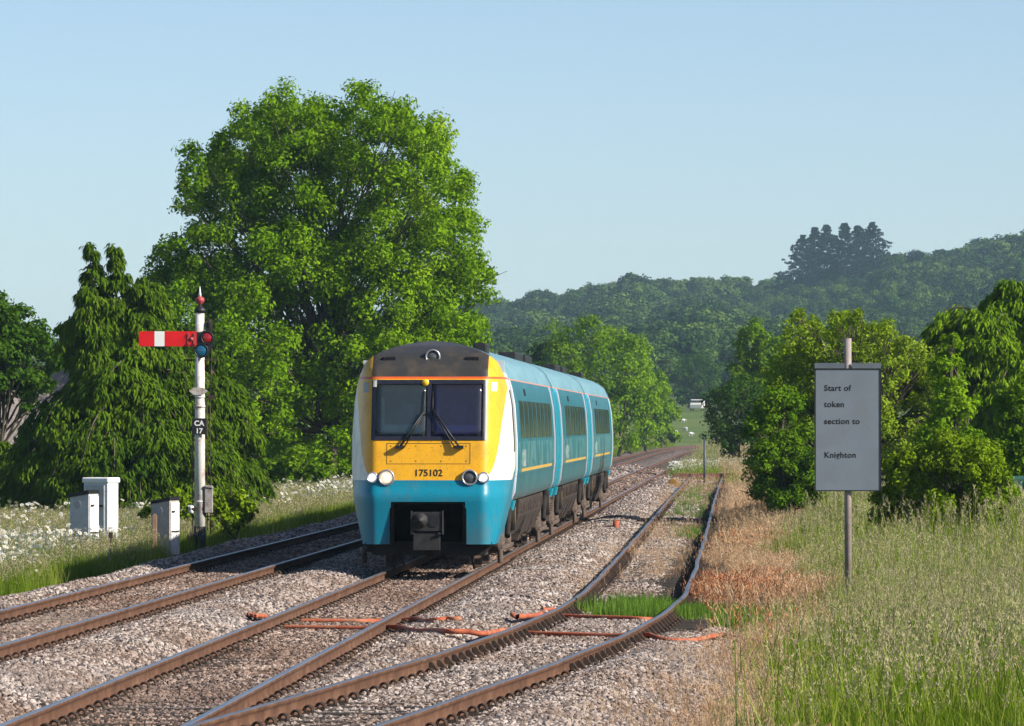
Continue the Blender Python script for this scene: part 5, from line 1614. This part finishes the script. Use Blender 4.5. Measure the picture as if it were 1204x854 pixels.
# daisies at the siding end
rows_d = np.arange(255, 330, 1.5)
o, x, y = patch("far_daisies", rows_d, lambda d: float(x_siding(d)) + np.linspace(-2.0, 6.0, 40), z_ground)
add_scatter(o, C_daisy, 8 * sm(258, 268, y) * (1 - sm(300, 325, y)) * sm(-.5, .5, bl(x, y, .4, 3)), np.full(x.shape, 1.15), .8, 1.3, .15, True, 41)
tag(o, "white daisies and weeds at the far end of the siding", "daisies", kind='stuff')
o, x, y = patch("far_verge_grass", np.geomspace(240, 620, 60), lambda d: float(x_train(d)) + 1.9 + np.linspace(0, 12, 30), z_ground)
add_scatter(o, C_low, np.interp(y, [240, 268, 330, 620], [2, 9, 8, 2]) * (np.abs(x - x_siding(y)) > np.where(y < 266, 1.3, 0)), np.interp(y, [240, 620], [1.6, 3.5]), .7, 1.3, .15, True, 42)
tag(o, "rough grass beside the line beyond the siding's end", "grass", kind='stuff')
o, x, y = patch("embankment_grass", np.geomspace(280, 640, 60), lambda d: float(x_left(d)) - 2.2 - np.linspace(0, 9, 30), z_ground)
add_scatter(o, C_low, np.interp(y, [280, 640], [7, 2]), np.interp(y, [280, 640], [2.0, 4.0]), .7, 1.3, .15, True, 43)
tag(o, "grassy bank left of the far bend", "grass", kind='stuff')

# ------------------------------------------------------------------ wooded hillside
def m_wood(name, stops):
    return m_inst(name, stops, .9, .12, .004, .3)
W_1 = m_wood("wood_leaves", [(0, (.014, .038, .010)), (.4, (.030, .066, .012)), (.7, (.075, .135, .020)), (1, (.16, .23, .045))])
W_2 = m_wood("conifer_wood", [(0, (.010, .025, .010)), (1, (.022, .045, .016))])
def wood_crown(name, seed, m, conic=False):
    r = np.random.default_rng(seed); n = 16
    if conic:
        z = r.uniform(1, 7, 34); a = r.uniform(0, 6.28, 34); R = (7.6 - z) * .34
        C = np.stack([R * np.cos(a), R * np.sin(a), z], 1); Rr = .5 + (7.6 - z) * .12
        V, Q, rn = clump_leaves(C, Rr, np.full(34, 20), .55, r, .6, .6, .3, .3, .5)
    else:
        d = unit(r.normal(0, 1, (n, 3))); d[:, 2] = np.abs(d[:, 2]) * 1.1 - .2
        C = d * r.uniform(1.6, 2.7, (n, 1)) + np.array([0, 0, 4.6]); Rr = r.uniform(1.0, 1.9, n)
        V, Q, rn = clump_leaves(C, Rr, np.full(n, 60), .62, r, .75, .8, .45, .6, .1)
    return np_mesh(name, V, Q, [m])
C_wood = source_coll("wood", [wood_crown("wood_crown", 300 + i, W_1) for i in range(9)] + [wood_crown("wood_crown_dark", 310, W_2, True)])
yy = np.geomspace(880, 2040, 130)
PXs = np.linspace(-500, 1900, 200)
o, x, y = patch("hillside_wood", yy, lambda d: X_at(PXs, d), z_ground)
px = px_of(x, y)
field = (1 - sm(912, 935, y)) * sm(740, 770, px) * (1 - sm(850, 900, px))
patchy = .5 + .5 * np.clip(bl(px * .02, y * .012, 1, 2), -.8, 1)
vis = np.where((px > 480) & (px < 1260), 1, .35)
dn = .026 * (1 - field) * vis * np.interp(y, [880, 1100, 1700, 2040], [1.0, .95, .8, .7])
sc = np.interp(y, [880, 1400, 1900, 2040], [.75, .95, 1.12, 1.12]) * np.clip(1 + .25 * bl(px * .02, y * .006, 1, 5), .7, 1.35)
add_scatter(o, C_wood, dn, sc, .6, 1.35, .12, True, 61)
tag(o, "dense mixed woodland covering the hazy hillside behind the line", "woodland", kind='stuff')
# low hedges on the far field
o, x, y = patch("field_scrub", np.linspace(690, 900, 40), lambda d: X_at(np.linspace(690, 960, 40), d), z_ground)
add_scatter(o, C_wood, .018 * sm(.25, .6, bl(px_of(x, y) * .03, y * .02, 1, 1)), np.full(x.shape, .22), .6, 1.5, .1, True, 62)
tag(o, "scattered scrub on the green field below the wood", "scrub", kind='stuff')

# the group of big dark pines that crowns the hill
L_pine = m_leaf("hill_pine_needles", (.006, .017, .009), (.013, .030, .013), (.024, .048, .018), .15, .05, .1)
PN = ["leftmost dark pine of the clump crowning the hill", "second dark pine from the left on the hill crest", "third dark pine from the left on the hill crest", "tallest dark pine in the middle of the hill crest clump", "dark pine just right of the tallest one on the hill crest", "rightmost dark pine of the tall hill crest clump"]
for i, (px_, top, wd, bot) in enumerate([(944, 277, 27, 330), (958, 268, 27, 328), (972, 265, 26, 325), (993, 263, 26, 322), (1009, 266, 29, 322), (1026, 262, 27, 318)]):
    r = np.random.default_rng(400 + i); D = 1830.0 + 12 * (i % 3)
    x0 = X_at(px_, D); z0 = float(z_ground(x0, D)); H = Z_at(top, D) - z0; Wd = wd * D / F
    root = empty("pine_tree", (x0, D, z0)); tag(root, PN[i], "tree", "pines on the hill crest")
    n = 720; t = r.uniform(.0, 1, n); a = r.uniform(0, 6.28, n); R = Wd * np.clip(1.05 - t ** 2.3, .10, 1) * r.uniform(.2, 1.2, n) * (1 + .2 * np.sin(t * 31 + i))
    C = np.stack([R * np.cos(a), R * np.sin(a), t * H], 1); Rr = (.45 + .75 * (1 - t)) * r.uniform(.6, 1.3, n)
    V, Q, rn = clump_leaves(C, Rr, np.full(n, 26), .62, r, .45, .5, .2, .3, .5)
    link("crown", np_mesh("pine_crown", V, Q, [L_pine], None, rn), root)
    MB().tube([(0, 0, -.5), (.2, 0, H * .5), (.1, 0, H * .97)], [.5, .3, .06], 8).build("trunk", M_bark2, root)
for i, (px_, top, wd, lb) in enumerate([(1076, 287, 17, "round dark tree standing alone right of the pines on the skyline"), (1052, 291, 18, "round tree on the skyline next to the pine clump")]):
    r = np.random.default_rng(430 + i); D = 1850.0
    x0 = X_at(px_, D); z0 = float(z_ground(x0, D)); H = max(3.0, Z_at(top, D) - z0); Wd = wd * D / F
    root = empty("tree", (x0, D, z0)); tag(root, lb, "tree", "trees on the hill skyline")
    n = 40; d = unit(r.normal(0, 1, (n, 3))); C = d * r.uniform(.3, .85, (n, 1)) * [Wd, Wd, H * .42] + [0, 0, H * .52]; Rr = np.full(n, Wd * .38)
    V, Q, rn = clump_leaves(C, Rr, np.full(n, 60), .7, r, .7, .8, .4, .5, .1)
    link("crown", np_mesh("skyline_crown", V, Q, [L_pine if i == 0 else L_dark], None, rn), root)
    MB().tube([(0, 0, -.5), (.1, 0, H * .6)], [.45, .2], 8).build("trunk", M_bark2, root)

# ------------------------------------------------------------------ the air
hz_ = NT("valley_haze")
pv = hz_.n("ShaderNodeVolumePrincipled")
hz_.set(pv.inputs['Color'], (.52, .76, 1.0)); pv.inputs['Density'].default_value = .000095; pv.inputs['Anisotropy'].default_value = .0
hz_.t.links.new(pv.outputs[0], hz_.out.inputs['Volume'])
zmin = min(float(np.min(z_ground(GX, GY))), -1.0) - 1.0
zt = 100.0
mb = MB(); mb.box(-4300, 4300, -160, 6600, zmin, zt)
haze = mb.build("haze", hz_.mat)
tag(haze, "thin blue summer haze lying over the valley", "haze", kind='stuff')
